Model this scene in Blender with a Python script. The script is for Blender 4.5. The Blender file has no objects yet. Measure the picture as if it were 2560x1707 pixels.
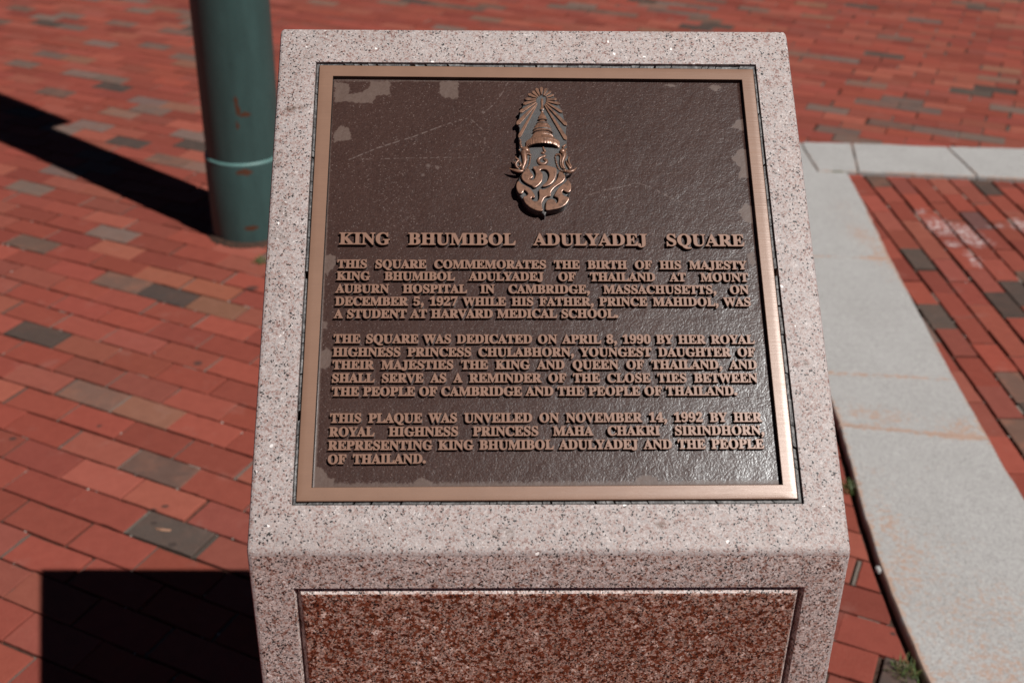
import bpy, bmesh, math, random
import numpy as np
from mathutils import Matrix, Vector
from mathutils.geometry import tessellate_polygon
R = math.radians
SC = bpy.context.scene
COL = SC.collection
rnd = random.Random(7)

# ------------------------------------------------------------------ camera
cd = bpy.data.cameras.new('camera')
cam = bpy.data.objects.new('camera', cd); COL.objects.link(cam)
_r = (0.99995822, -0.00779196, 0.00477878)
_d = (0.00027300, -0.49711317, -0.86768567)
_f = (0.00913657, 0.86765073, -0.49709027)
cam.matrix_world = Matrix(((_r[0], -_d[0], -_f[0], -0.1015), (_r[1], -_d[1], -_f[1], -0.9391),
                           (_r[2], -_d[2], -_f[2], 1.8744), (0, 0, 0, 1)))
cd.sensor_fit = 'HORIZONTAL'; cd.sensor_width = 36.0
cd.lens = 40.382; cd.shift_x = 0.04629
cd.clip_start = 0.05; cd.clip_end = 1500
cd.dof.use_dof = True; cd.dof.focus_distance = 1.40; cd.dof.aperture_fstop = 5.0
cd.dof.aperture_blades = 9
SC.camera = cam

# ------------------------------------------------------------------ sky, sun, exposure
SUN_EL = R(54.75); SUN_AZ = R(138.4 - 180)        # azimuth of the sun, counter-clockwise from +x
w = bpy.data.worlds.new('World'); SC.world = w; w.use_nodes = True
nt = w.node_tree
sky = nt.nodes.new('ShaderNodeTexSky'); sky.sky_type = 'NISHITA'; sky.sun_disc = False
sky.sun_elevation = SUN_EL; sky.sun_rotation = math.pi / 2 - SUN_AZ
sky.air_density = 0.12; sky.dust_density = 0.05; sky.altitude = 50
nt.links.new(sky.outputs[0], nt.nodes['Background'].inputs[0])
nt.nodes['Background'].inputs[1].default_value = 0.05
sl = bpy.data.lights.new('sun', 'SUN'); sl.energy = 5.0; sl.angle = R(0.5); sl.color = (1.0, 0.965, 0.92)
sun = bpy.data.objects.new('sun', sl); COL.objects.link(sun)
_s = Vector((math.cos(SUN_EL) * math.cos(SUN_AZ), math.cos(SUN_EL) * math.sin(SUN_AZ), math.sin(SUN_EL)))
sun.rotation_euler = _s.to_track_quat('Z', 'Y').to_euler(); sun.location = _s * 20
SC.view_settings.view_transform = 'Standard'; SC.view_settings.look = 'None'
SC.view_settings.exposure = 0.0; SC.view_settings.gamma = 1.0

# ------------------------------------------------------------------ helpers
def tag(o, label=None, cat=None, group=None, kind=None):
    for k, v in (('label', label), ('category', cat), ('group', group), ('kind', kind)):
        if v: o[k] = v
    return o

def empty(name, loc=(0, 0, 0), rot=(0, 0, 0)):
    o = bpy.data.objects.new(name, None); COL.objects.link(o)
    o.location = loc; o.rotation_euler = rot; o.empty_display_size = 0.05
    return o

def mesh(name, verts, faces, mats, parent=None, smooth=False, cols=None, fmat=None):
    me = bpy.data.meshes.new(name)
    me.from_pydata([tuple(v) for v in verts], [], faces); me.validate(clean_customdata=False)
    return link(name, me, mats, parent, smooth, cols, fmat)

def link(name, me, mats, parent=None, smooth=False, cols=None, fmat=None):
    for m in (mats if isinstance(mats, (list, tuple)) else [mats]): me.materials.append(m)
    if fmat is not None: me.polygons.foreach_set('material_index', np.asarray(fmat, np.int32))
    me.polygons.foreach_set('use_smooth', [bool(smooth)] * len(me.polygons))
    if cols is not None:
        a = me.color_attributes.new('tint', 'FLOAT_COLOR', 'POINT')
        c = np.ones((len(me.vertices), 4), np.float32); cc = np.asarray(cols, np.float32); c[:, :cc.shape[1]] = cc
        a.data.foreach_set('color', c.ravel())
    me.update()
    o = bpy.data.objects.new(name, me); COL.objects.link(o)
    if parent is not None: o.parent = parent
    return o

def bm_obj(name, bm, mats, parent=None, smooth=False):
    bmesh.ops.recalc_face_normals(bm, faces=bm.faces[:])
    me = bpy.data.meshes.new(name); bm.to_mesh(me); bm.free()
    return link(name, me, mats, parent, smooth)

def smooth_by_angle(o, deg=35):
    me = o.data
    bm = bmesh.new(); bm.from_mesh(me)
    for f in bm.faces: f.smooth = True
    for e in bm.edges:
        if len(e.link_faces) == 2 and e.calc_face_angle(0) > R(deg): e.smooth = False
    bm.to_mesh(me); bm.free()

class N:
    """A small node-tree writer."""
    def __init__(s, name):
        s.m = bpy.data.materials.new(name); s.m.use_nodes = True
        s.t = s.m.node_tree; s.b = s.t.nodes['Principled BSDF']
    def set(s, sock, v):
        if isinstance(v, bpy.types.NodeSocket): s.t.links.new(v, sock)
        elif v is not None:
            if hasattr(sock.default_value, '__len__') and len(sock.default_value) == 4 and len(v) == 3: v = (*v, 1)
            sock.default_value = v
    def node(s, typ, ins=None, **kw):
        n = s.t.nodes.new('ShaderNode' + typ)
        for k, v in kw.items(): setattr(n, k, v)
        for k, v in (ins or {}).items(): s.set(n.inputs[k], v)
        return n
    def obj(s): return s.node('TexCoord').outputs['Object']
    def math(s, op, a, b=0.0, c=None, clamp=False):
        n = s.node('Math', {0: a, 1: b}, operation=op, use_clamp=clamp)
        if c is not None: s.set(n.inputs[2], c)
        return n.outputs[0]
    def vmath(s, op, a, b=None, out=0):
        n = s.node('VectorMath', {0: a}, operation=op)
        if b is not None: s.set(n.inputs[1], b)
        return n.outputs[out]
    def noise(s, vec, scale, detail=3, rough=0.55, out=0, dist=0.0):
        return s.node('TexNoise', {'Vector': vec, 'Scale': scale, 'Detail': detail, 'Roughness': rough, 'Distortion': dist}).outputs[out]
    def vor(s, vec, scale, feature='F1', out='Color', rnd=1.0):
        return s.node('TexVoronoi', {'Vector': vec, 'Scale': scale, 'Randomness': rnd}, feature=feature).outputs[out]
    def ramp(s, fac, stops, interp='LINEAR'):
        n = s.node('ValToRGB', {0: fac}); cr = n.color_ramp; cr.interpolation = interp
        while len(cr.elements) < len(stops): cr.elements.new(0.5)
        for e, (p, c) in zip(cr.elements, stops):
            e.position = p; e.color = (*c, 1) if len(c) == 3 else c
        return n.outputs[0]
    def step(s, v, lo, hi):
        return s.node('MapRange', {0: v, 1: lo, 2: hi, 3: 0.0, 4: 1.0}).outputs[0]
    def mix(s, fac, a, b, mode='MIX'):
        n = s.node('Mix', data_type='RGBA', blend_type=mode)
        s.set(n.inputs[0], fac); s.set(n.inputs[6], a); s.set(n.inputs[7], b)
        return n.outputs[2]
    def sep(s, c): return s.node('SeparateColor', {0: c}).outputs
    def warp(s, vec, scale, amt):
        n = s.noise(vec, scale, 2, out=1)
        n = s.vmath('SUBTRACT', n, (0.5, 0.5, 0.5)); n = s.vmath('MULTIPLY', n, (amt, amt, amt))
        return s.vmath('ADD', vec, n)
    def attr(s, name='tint'): return s.node('Attribute', attribute_name=name).outputs['Color']
    def blobs(s, vec, items, soft=0.15):
        """max over ellipsoids (centre, radii) -> 0..1 mask"""
        res = None
        for c, r in items:
            d = s.vmath('SUBTRACT', vec, c); d = s.vmath('DIVIDE', d, r)
            l = s.vmath('LENGTH', d, out=1)
            k = s.step(l, 1.0 + soft, 1.0 - soft)
            res = k if res is None else s.math('MAXIMUM', res, k)
        return res
    def bump(s, h, strength, dist, normal=None):
        n = s.node('Bump', {'Strength': strength, 'Distance': dist, 'Height': h})
        if normal is not None: s.set(n.inputs['Normal'], normal)
        return n.outputs[0]
    def out(s, color=None, rough=None, metal=None, normal=None, spec=None, coat=None, coat_rough=None):
        for k, v in (('Base Color', color), ('Roughness', rough), ('Metallic', metal), ('Normal', normal),
                     ('Specular IOR Level', spec), ('Coat Weight', coat), ('Coat Roughness', coat_rough)):
            if v is not None: s.set(s.b.inputs[k], v)
        return s.m

# ------------------------------------------------------------------ materials
def granite(name, stops, speck, speck_amt, big, grain=300, rough=0.6, bump=0.25, glint=True, spec=0.5, stretch=(1, 1, 1), stains=False):
    n = N(name); v = n.vmath('MULTIPLY', n.obj(), stretch)
    v = n.warp(v, 400, 0.0022)
    g = n.sep(n.vor(v, grain))[0]
    g2 = n.sep(n.vor(v, grain * 1.9))[1]
    blot = n.noise(v, 75, 3)
    fac = n.math('ADD', n.math('MULTIPLY', g, 0.72), n.math('MULTIPLY', g2, 0.26))
    fac = n.math('ADD', fac, n.math('MULTIPLY', n.math('SUBTRACT', blot, 0.5), 0.85))
    fac = n.math('ADD', fac, 0.01, clamp=True)
    col = n.ramp(fac, stops)
    bigm = n.step(n.noise(v, 9, 3), 0.35, 0.7)
    col = n.mix(n.math('MULTIPLY', bigm, 0.35), col, big, 'MULTIPLY')
    s1 = n.sep(n.vor(n.warp(v, 900, 0.0014), 640))[2]
    cl = n.noise(v, 110, 2)
    thr = n.math('ADD', s1, n.math('MULTIPLY', n.math('SUBTRACT', cl, 0.5), 0.35))
    col = n.mix(n.step(thr, 1 - speck_amt, 1 - speck_amt + 0.02), col, speck)
    s2 = n.sep(n.vor(v, 1100))[0]
    col = n.mix(n.math('MULTIPLY', n.step(s2, 0.94, 0.96), 0.55), col, speck)
    rg = n.math('ADD', n.math('MULTIPLY', g2, 0.2), rough - 0.1)
    if glint:
        gl = n.step(n.sep(n.vor(v, 330))[1], 0.9982, 0.9988)
        col = n.mix(gl, col, (0.85, 0.8, 0.78))
    if stains:
        k = n.blobs(n.warp(v, 90, 0.012), STAIN, 0.5)
        k = n.math('MULTIPLY', k, n.step(n.noise(v, 160, 4, 0.7), 0.42, 0.62))
        col = n.mix(n.math('MULTIPLY', k, 0.75), col, (0.10, 0.06, 0.042))
        grime = n.math('MULTIPLY', n.step(n.noise(v, 16, 5, 0.65), 0.52, 0.78), 0.30)
        col = n.mix(grime, col, (0.60, 0.55, 0.52), 'MULTIPLY')
    h = n.math('ADD', n.math('MULTIPLY', n.noise(v, 900, 3), 0.6), n.math('MULTIPLY', g, 0.4))
    return n.out(col, rg, normal=n.bump(h, bump, 0.0012), spec=spec)

def _tp(a, b): return (a, b * 0.7808, 1.0809 + b * 0.6248)
STAIN = [(_tp(-.297, .545), (.011, .006, .006)), (_tp(-.302, .405), (.006, .010, .010)), (_tp(-.305, .372), (.010, .006, .006)), (_tp(-.312, .47), (.005, .014, .012)),
         (_tp(-.283, .62), (.010, .004, .004)), (_tp(.295, .21), (.004, .003, .003)), (_tp(.12, .028), (.006, .004, .004)), (_tp(-.05, .02), (.010, .006, .006))]
M = {}
M['granite_top'] = granite('pink granite rubbed', [(0.0, (0.17, 0.085, 0.072)), (0.20, (0.31, 0.215, 0.195)), (0.36, (0.365, 0.30, 0.282)),
    (0.56, (0.45, 0.39, 0.375)), (0.72, (0.29, 0.262, 0.26)), (0.86, (0.42, 0.355, 0.34)), (1.0, (0.58, 0.53, 0.515))], (0.010, 0.009, 0.010), 0.075, (0.88, 0.82, 0.80), grain=480, stains=True)
M['granite_front'] = granite('pink granite honed front', [(0.0, (0.10, 0.036, 0.026)), (0.20, (0.28, 0.150, 0.115)), (0.36, (0.44, 0.33, 0.30)),
    (0.54, (0.62, 0.54, 0.515)), (0.70, (0.22, 0.185, 0.18)), (0.82, (0.50, 0.39, 0.355)), (1.0, (0.78, 0.71, 0.69))], (0.008, 0.007, 0.007), 0.15, (0.84, 0.72, 0.67), grain=360, bump=0.35, glint=False)
M['granite_polished'] = granite('red granite polished', [(0.0, (0.035, 0.008, 0.003)), (0.25, (0.125, 0.030, 0.012)), (0.42, (0.225, 0.073, 0.042)),
    (0.55, (0.50, 0.35, 0.30)), (0.70, (0.075, 0.045, 0.036)), (0.84, (0.40, 0.20, 0.135)), (1.0, (0.74, 0.61, 0.56))], (0.006, 0.004, 0.004), 0.16, (0.60, 0.43, 0.37), grain=280, rough=0.3, bump=0.02, glint=False)

def kerb_mat():
    n = N('grey kerb granite'); v = n.obj()
    g = n.sep(n.vor(n.warp(v, 500, 0.002), 420))[0]
    col = n.ramp(g, [(0, (0.27, 0.260, 0.254)), (0.4, (0.36, 0.349, 0.342)), (0.75, (0.40, 0.388, 0.380)), (1, (0.48, 0.468, 0.46))])
    col = n.mix(n.math('MULTIPLY', n.step(n.noise(v, 5, 4), 0.4, 0.7), 0.3), col, (0.80, 0.79, 0.78), 'MULTIPLY')
    sp = n.sep(n.vor(v, 520))[1]
    col = n.mix(n.math('MULTIPLY', n.step(sp, 0.93, 0.95), 0.6), col, (0.10, 0.095, 0.09))
    # rust: strongest where the tint attribute (edge distance painted at build time) says so
    e = n.sep(n.attr())[0]
    r = n.math('ADD', n.noise(v, 60, 5, 0.75), n.math('MULTIPLY', n.noise(v, 6, 2), 0.35))
    r = n.math('ADD', r, n.math('MULTIPLY', e, 0.28))
    band = n.blobs(n.warp(v, 5, 0.12), [((1.07, 0.88, 0), (.13, .42, 1)), ((1.015, 1.25, 0), (.055, .30, 1)), ((1.10, 1.86, 0), (.16, .07, 1)), ((1.36, 1.80, 0), (.10, .06, 1)), ((1.50, 3.1, 0), (.07, .30, 1))], 0.8)
    r = n.math('ADD', r, n.math('MULTIPLY', band, 0.23))
    col = n.mix(n.math('MULTIPLY', n.step(r, 0.84, 0.98), 0.6), col, (0.40, 0.215, 0.13))
    h = n.noise(v, 600, 3)
    return n.out(col, 0.75, normal=n.bump(h, 0.35, 0.0015), spec=0.3)
M['kerb'] = kerb_mat()

def brick_mat():
    n = N('clay brick'); v = n.obj(); at = n.node('Attribute', attribute_name='tint'); t = at.outputs['Color']
    fl = n.math('MULTIPLY', n.math('SUBTRACT', 1.0, at.outputs['Alpha']), n.math('MULTIPLY', n.step(n.noise(v, 13, 4, 0.6), 0.46, 0.66), 0.75))
    t = n.mix(fl, t, (0.225, 0.100, 0.068))
    a = n.noise(v, 28, 4, 0.6); b = n.noise(v, 210, 3, 0.6)
    col = n.mix(n.math('MULTIPLY', n.step(a, 0.35, 0.75), 0.42), t, (0.68, 0.62, 0.61), 'MULTIPLY')
    col = n.mix(n.math('MULTIPLY', n.step(b, 0.45, 0.75), 0.13), col, (0.34, 0.16, 0.11))
    d = n.noise(v, 9, 5, 0.6)
    col = n.mix(n.math('MULTIPLY', n.step(d, 0.60, 0.8), 0.22), col, (0.34, 0.22, 0.19))
    pit = n.step(n.noise(v, 420, 2), 0.68, 0.74)
    col = n.mix(n.math('MULTIPLY', pit, 0.35), col, (0.07, 0.03, 0.025))
    gum = n.blobs(n.warp(v, 60, 0.012), GUM, 0.25)
    col = n.mix(n.math('MULTIPLY', gum, 0.8), col, (0.045, 0.032, 0.028))
    pn = n.math('MULTIPLY', n.blobs(n.warp(v, 22, 0.07), PAINT, 0.5), n.step(n.noise(v, 55, 4, 0.7), 0.46, 0.58))
    col = n.mix(n.math('MULTIPLY', pn, 0.68), col, (0.62, 0.57, 0.57))
    h = n.math('ADD', n.math('MULTIPLY', n.noise(v, 130, 4, 0.65), 1.0), n.math('MULTIPLY', n.noise(v, 600, 2), 0.35))
    return n.out(col, 0.85, normal=n.bump(h, 0.55, 0.0022), spec=0.2)
GUM = [((-0.9146, 2.1942, 0), (.014, .014, .03)), ((-0.8076, 1.3103, 0), (.011, .009, .03)), ((-0.8908, 1.448, 0), (.014, .008, .03)),
       ((-0.8588, 1.464, 0), (.010, .008, .03)), ((-0.8221, 2.7148, 0), (.022, .016, .03)), ((-1.1311, 1.8381, 0), (.008, .008, .03)),
       ((-1.3594, 1.7719, 0), (.010, .009, .03)), ((0.90, 0.995, 0), (.006, .006, .03)), ((-0.873, 1.395, 0), (.009, .007, .03))]
PAINT = [((1.805, 3.41, 0), (.02, .03, .05)), ((1.845, 3.25, 0), (.055, .075, .05)), ((1.915, 3.20, 0), (.05, .07, .05)), ((1.93, 3.12, 0), (.05, .04, .05)),
         ((1.855, 2.945, 0), (.02, .055, .05)), ((2.07, 3.265, 0), (.04, .012, .05)), ((2.17, 3.27, 0), (.035, .05, .05)), ((1.83, 3.09, 0), (.03, .02, .05))]
M['brick'] = brick_mat()

def sand_mat():
    n = N('joint sand'); v = n.obj(); t = n.attr()
    col = n.mix(n.step(n.noise(v, 700, 3), 0.3, 0.7), t, (1.5, 1.45, 1.4), 'MULTIPLY')
    return n.out(col, 0.95, normal=n.bump(n.noise(v, 500, 3), 0.8, 0.003), spec=0.1)
M['sand'] = sand_mat()

def ground_mat():
    n = N('compacted brick dust'); v = n.obj()
    col = n.ramp(n.noise(v, 40, 4), [(0.3, (0.035, 0.022, 0.017)), (0.7, (0.075, 0.045, 0.034))])
    br = n.node('TexBrick', {'Vector': n.node('Mapping', {'Vector': v, 'Rotation': (0, 0, R(26.5))}).outputs[0], 'Color1': (0.24, 0.06, 0.04, 1), 'Color2': (0.19, 0.055, 0.04, 1),
        'Mortar': (0.09, 0.06, 0.05, 1), 'Scale': 1.0, 'Mortar Size': 0.004, 'Brick Width': 0.211, 'Row Height': 0.1045}).outputs[0]
    far = n.step(n.vmath('LENGTH', v, out=1), 9.4, 9.6)
    col = n.mix(far, col, br)
    return n.out(col, 0.95, spec=0.1)
M['ground'] = ground_mat()

def bronze(name, base, rough, metal, hatch=0.0, spec=0.25, tarnish=0.0):
    n = N(name); v = n.obj()
    a = n.noise(v, 30, 4); b = n.noise(v, 300, 3)
    col = n.mix(n.math('MULTIPLY', n.step(a, 0.35, 0.75), 0.35), base, (0.72, 0.70, 0.70), 'MULTIPLY')
    col = n.mix(n.math('MULTIPLY', n.step(b, 0.6, 0.8), 0.15), col, (0.12, 0.07, 0.05))
    if tarnish: col = n.mix(n.math('MULTIPLY', n.step(n.noise(v, 170, 4, 0.7), 0.45, 0.68), tarnish), col, (0.045, 0.026, 0.020))
    lines = n.noise(n.vmath('MULTIPLY', v, (14, 1500, 1)), 1.0, 3)
    col = n.mix(n.math('MULTIPLY', n.step(lines, 0.35, 0.7), hatch), col, (0.82, 0.80, 0.79), 'MULTIPLY')
    rg = n.math('ADD', n.math('MULTIPLY', lines, 0.14), rough - 0.07)
    return n.out(col, rg, metal, normal=n.bump(lines, 0.10 + hatch * 0.4, 0.0003), spec=spec)
M['bronze_frame'] = bronze('brushed bronze border', (0.250, 0.144, 0.099), 0.33, 0.05, 0.55, 0.50)
M['bronze_letter'] = bronze('worn bronze lettering', (0.245, 0.138, 0.098), 0.33, 0.05, 0.1, 0.40, 0.12)
M['bronze_emblem'] = bronze('worn copper relief', (0.225, 0.118, 0.077), 0.30, 0.22, 0.1, 0.4, 0.65)

def patina(name, c, rough=0.5, teal=0.0):
    n = N(name); v = n.obj()
    col = n.mix(n.step(n.noise(v, 90, 4), 0.3, 0.7), c, tuple(x * 0.6 for x in c))
    if teal: col = n.mix(n.math('MULTIPLY', n.step(n.noise(v, 120, 3), 0.55, 0.75), teal), col, (0.05, 0.075, 0.08))
    col = n.mix(n.math('MULTIPLY', n.step(n.noise(v, 1500, 2), 0.6, 0.75), 0.3), col, tuple(min(1, x * 2.2) for x in c))
    return n.out(col, rough, 0.1, normal=n.bump(n.noise(v, 900, 3), 0.3, 0.0006))
M['patina'] = patina('dark brown patina and shade', (0.026, 0.015, 0.012), 0.45)  # patina tone deepened to put the raised parts' shade into the colour
M['emblem_dark'] = patina('blackened bronze ground', (0.058, 0.052, 0.052), 0.45, 0.5)

def field_mat():
    n = N('textured brown plaque ground'); v = n.obj(); t = n.sep(n.attr())
    wear_lit, scr = t[0], t[1]
    w1 = n.warp(v, 60, 0.012)
    n.set(n.b.inputs['Specular Tint'], (0.92, 0.97, 1.0))
    e1 = n.vor(w1, 250, 'DISTANCE_TO_EDGE', 'Distance')
    cr = n.step(e1, 0.0, 0.22)
    e2 = n.vor(n.warp(v, 25, 0.03), 75, 'DISTANCE_TO_EDGE', 'Distance')
    cr2 = n.step(e2, 0.0, 0.10)
    fine = n.noise(n.vmath('MULTIPLY', n.warp(v, 90, 0.006), (0.45, 1, 1)), 560, 3, 0.6)
    ribs = n.noise(n.vmath('MULTIPLY', n.warp(v, 14, 0.06), (0.9, 0.7, 1)), 290, 3, 0.55)
    h = n.math('ADD', n.math('MULTIPLY', cr, 0.40), n.math('MULTIPLY', cr2, 0.30))
    h = n.math('ADD', h, n.math('ADD', n.math('MULTIPLY', fine, 0.75), n.math('MULTIPLY', ribs, 0.75)))
    col = n.mix(n.step(n.noise(v, 12, 4), 0.3, 0.75), (0.037, 0.0175, 0.0138), (0.049, 0.0245, 0.0195))
    grain = n.math('ADD', n.noise(v, 1100, 2, 0.6), n.math('MULTIPLY', n.math('SUBTRACT', fine, 0.5), 0.8))  # mottling paints the pebble relief's light and shade into the colour
    col = n.mix(n.math('MULTIPLY', n.step(grain, 0.48, 0.70), 0.45), col, (0.084, 0.046, 0.037))
    col = n.mix(n.math('MULTIPLY', n.step(grain, 0.48, 0.30), 0.40), col, (0.020, 0.010, 0.0085))
    sp = n.step(n.sep(n.vor(v, 1000))[0], 0.975, 0.985)
    col = n.mix(n.math('MULTIPLY', sp, 0.5), col, (0.20, 0.15, 0.135))
    col = n.mix(n.math('MULTIPLY', wear_lit, 0.8), col, (0.112, 0.071, 0.056))
    col = n.mix(scr, col, (0.30, 0.24, 0.22))
    rg = n.math('ADD', n.math('MULTIPLY', wear_lit, 0.20), 0.295)
    st = n.math('SUBTRACT', 0.13, n.math('MULTIPLY', wear_lit, 0.07))
    return n.out(col, rg, 0.0, normal=n.bump(h, st, 0.0011), spec=0.35)
M['field'] = field_mat()

def seal_mat():
    n = N('old black sealant'); v = n.obj()
    c = n.ramp(n.noise(v, 160, 4, 0.7), [(0.3, (0.018, 0.017, 0.017)), (0.5, (0.075, 0.071, 0.071)), (0.72, (0.25, 0.238, 0.236))])
    return n.out(c, 0.5, normal=n.bump(n.noise(v, 400, 3), 0.6, 0.001))
M['seal'] = seal_mat()

def pole_mat(name, base, rust_blobs):
    n = N(name); v = n.obj()
    a = n.noise(n.vmath('MULTIPLY', v, (1, 1, 0.25)), 22, 4, 0.6)
    col = n.mix(n.step(a, 0.3, 0.75), base, tuple(x * 1.35 for x in base))
    col = n.mix(n.math('MULTIPLY', n.step(n.noise(v, 60, 4), 0.55, 0.8), 0.4), col, tuple(x * 0.65 for x in base))
    if rust_blobs:
        k = n.blobs(n.warp(v, 45, 0.02), rust_blobs, 0.12)
        col = n.mix(k, col, (0.075, 0.030, 0.016))
    return n.out(col, 0.48, normal=n.bump(n.noise(v, 150, 3), 0.12, 0.002), spec=0.4)
RUST = [((-0.887, 3.071, 0.565), (.008, .05, .022)), ((-0.879, 3.071, 0.537), (.009, .05, .020)), ((-0.856, 3.075, 0.517), (.020, .05, .009)), ((-0.887, 3.071, 0.478), (.005, .05, .015)),
        ((-0.878, 3.065, 0.300), (.03, .06, .012)), ((-0.872, 3.065, 0.075), (.028, .06, .008))]
_o = (-0.9002, 3.2129, 0)
M['pole'] = pole_mat('dark green paint', (0.028, 0.061, 0.058), [(tuple(a - b for a, b in zip(c, _o)), r) for c, r in RUST])
M['pole_edge'] = pole_mat('scraped pale green paint', (0.085, 0.175, 0.165), None)
def rust_mat():
    n = N('rusty iron and dirt'); v = n.obj()
    return n.out(n.ramp(n.noise(v, 60, 5, 0.7), [(0.35, (0.018, 0.010, 0.007)), (0.6, (0.06, 0.026, 0.014)), (0.8, (0.12, 0.055, 0.03))]), 0.9, normal=n.bump(n.noise(v, 120, 4), 0.8, 0.006))
M['rust'] = rust_mat()
def plain(name, c, rough=0.8, var=0.4, scale=40):
    n = N(name); v = n.obj()
    return n.out(n.mix(n.step(n.noise(v, scale, 3), 0.3, 0.7), c, tuple(x * (1 - var) for x in c)), rough)
M['grass'] = plain('green grass blade', (0.075, 0.115, 0.025), 0.6)
M['straw'] = plain('dry grass blade', (0.22, 0.17, 0.075), 0.7)
M['moss'] = plain('moss', (0.06, 0.075, 0.015), 0.95)
M['wood'] = plain('pale wood splinter', (0.42, 0.22, 0.14), 0.7)
M['stone'] = plain('pale pebble', (0.5, 0.49, 0.48), 0.8)

# ------------------------------------------------------------------ ground, bricks
def clip(poly, p, nrm):
    """keep the part of a convex polygon where (q-p).nrm >= 0"""
    out = []
    for i in range(len(poly)):
        a, b = poly[i], poly[(i + 1) % len(poly)]
        da = (a[0] - p[0]) * nrm[0] + (a[1] - p[1]) * nrm[1]; db = (b[0] - p[0]) * nrm[0] + (b[1] - p[1]) * nrm[1]
        if da >= 0: out.append(a)
        if (da >= 0) != (db >= 0):
            t = da / (da - db); out.append((a[0] + t * (b[0] - a[0]), a[1] + t * (b[1] - a[1])))
    return out

def area(p): return 0.5 * sum(p[i][0] * p[(i + 1) % len(p)][1] - p[(i + 1) % len(p)][0] * p[i][1] for i in range(len(p)))

def inset(p, d):
    n = len(p); out = []
    for i in range(n):
        a, b, c = p[i - 1], p[i], p[(i + 1) % n]
        e1 = (b[0] - a[0], b[1] - a[1]); e2 = (c[0] - b[0], c[1] - b[1])
        l1 = math.hypot(*e1) or 1e-9; l2 = math.hypot(*e2) or 1e-9
        n1 = (-e1[1] / l1, e1[0] / l1); n2 = (-e2[1] / l2, e2[0] / l2)
        k = 1 + n1[0] * n2[0] + n1[1] * n2[1]
        k = max(k, 0.35)
        out.append((b[0] + d * (n1[0] + n2[0]) / k, b[1] + d * (n1[1] + n2[1]) / k))
    return out

# kerb outline in the ground plane (measured): left and right edges of the long band, near and far edges of the cross band
LE = [(0.905, -0.6), (0.910, 0.40), (0.920, 0.866), (0.9285, 1.07), (0.9403, 1.243), (0.962, 1.436), (1.016, 1.822), (1.11, 2.96), (1.19, 4.20)]
RE = [(1.345, -0.6), (1.372, 0.60), (1.408, 1.574), (1.4234, 1.7466), (1.4512, 2.118), (1.531, 2.925), (1.5983, 3.4816), (1.628, 3.805)]
NEAR = [(1.502, 3.822), (1.6805, 3.8176), (2.187, 3.762), (2.3821, 3.7306), (3.6, 3.60), (6.5, 3.27)]
FAR = [(1.19, 4.21), (1.528, 4.187), (1.7743, 4.1724), (2.19, 4.128), (2.544, 4.1053), (3.6, 3.985), (6.5, 3.655)]

def lerp_edge(E, y):
    for a, b in zip(E, E[1:]):
        if a[1] <= y <= b[1]:
            t = (y - a[1]) / (b[1] - a[1]); return a[0] + t * (b[0] - a[0]), (b[0] - a[0], b[1] - a[1])
    a, b = (E[0], E[1]) if y < E[0][1] else (E[-2], E[-1])
    t = (y - a[1]) / (b[1] - a[1]); return a[0] + t * (b[0] - a[0]), (b[0] - a[0], b[1] - a[1])
def lerp_edge_x(E, x):
    for a, b in zip(E, E[1:]):
        if a[0] <= x <= b[0]:
            t = (x - a[0]) / (b[0] - a[0]); return a[1] + t * (b[1] - a[1]), (b[0] - a[0], b[1] - a[1])
    a, b = (E[0], E[1]) if x < E[0][0] else (E[-2], E[-1])
    t = (x - a[0]) / (b[0] - a[0]); return a[1] + t * (b[1] - a[1]), (b[0] - a[0], b[1] - a[1])

REDS = [(0.250, 0.060, 0.041), (0.262, 0.068, 0.047), (0.235, 0.057, 0.040), (0.272, 0.082, 0.057), (0.215, 0.052, 0.038), (0.258, 0.064, 0.046), (0.245, 0.070, 0.052)]
DARK = {'d': (0.072, 0.054, 0.046), 'b': (0.125, 0.075, 0.060), 'm': (0.165, 0.095, 0.072), 't': (0.215, 0.094, 0.060), 'o': (0.275, 0.086, 0.053),
        'g': (0.142, 0.096, 0.082), 'p': (0.135, 0.062, 0.055)}
SPECIAL = [(-0.808,1.34,'d'),(-0.916,1.638,'b'),(-1.491,2.434,'d'),(-1.203,2.031,'m'),(-1.004,1.928,'t'),(-0.904,2.574,'t'),(-1.291,2.79,'m'),(-1.095,2.679,'d'),(-1.794,3.087,'b'),(-1.374,3.058,'o'),(-1.16,2.817,'o'),(-0.973,2.704,'o'),(-1.721,4.246,'d'),(-1.401,4.167,'d'),(-1.358,4.002,'m'),(-1.832,4.641,'m'),(-1.712,4.818,'g'),(-1.988,3.655,'g'),(-1.237,3.856,'m'),(-2.125,6.71,'g'),(-2.22,5.272,'g'),(-2.046,5.18,'g'),(-2.496,5.498,'g'),(-2.504,5.74,'g'),(-1.786,5.856,'g'),(-2.416,6.235,'g'),(0.832,0.873,'d'),(1.776,4.691,'g'),(1.757,4.403,'g'),(2.125,4.387,'g'),(2.346,4.315,'g'),(2.632,4.717,'g'),(2.675,4.991,'d'),(2.899,5.036,'d'),(2.348,4.655,'g'),(1.898,4.26,'g'),(2.267,4.796,'g')]
PATCHSP = [(1.725,3.729,'b'),(2.176,3.705,'d'),(1.653,2.968,'d'),(2.001,3.265,'p'),(1.552,2.526,'d'),(1.922,2.723,'d'),(1.819,2.571,'d'),(1.65,2.132,'m'),(1.53,1.848,'m')]

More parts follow.
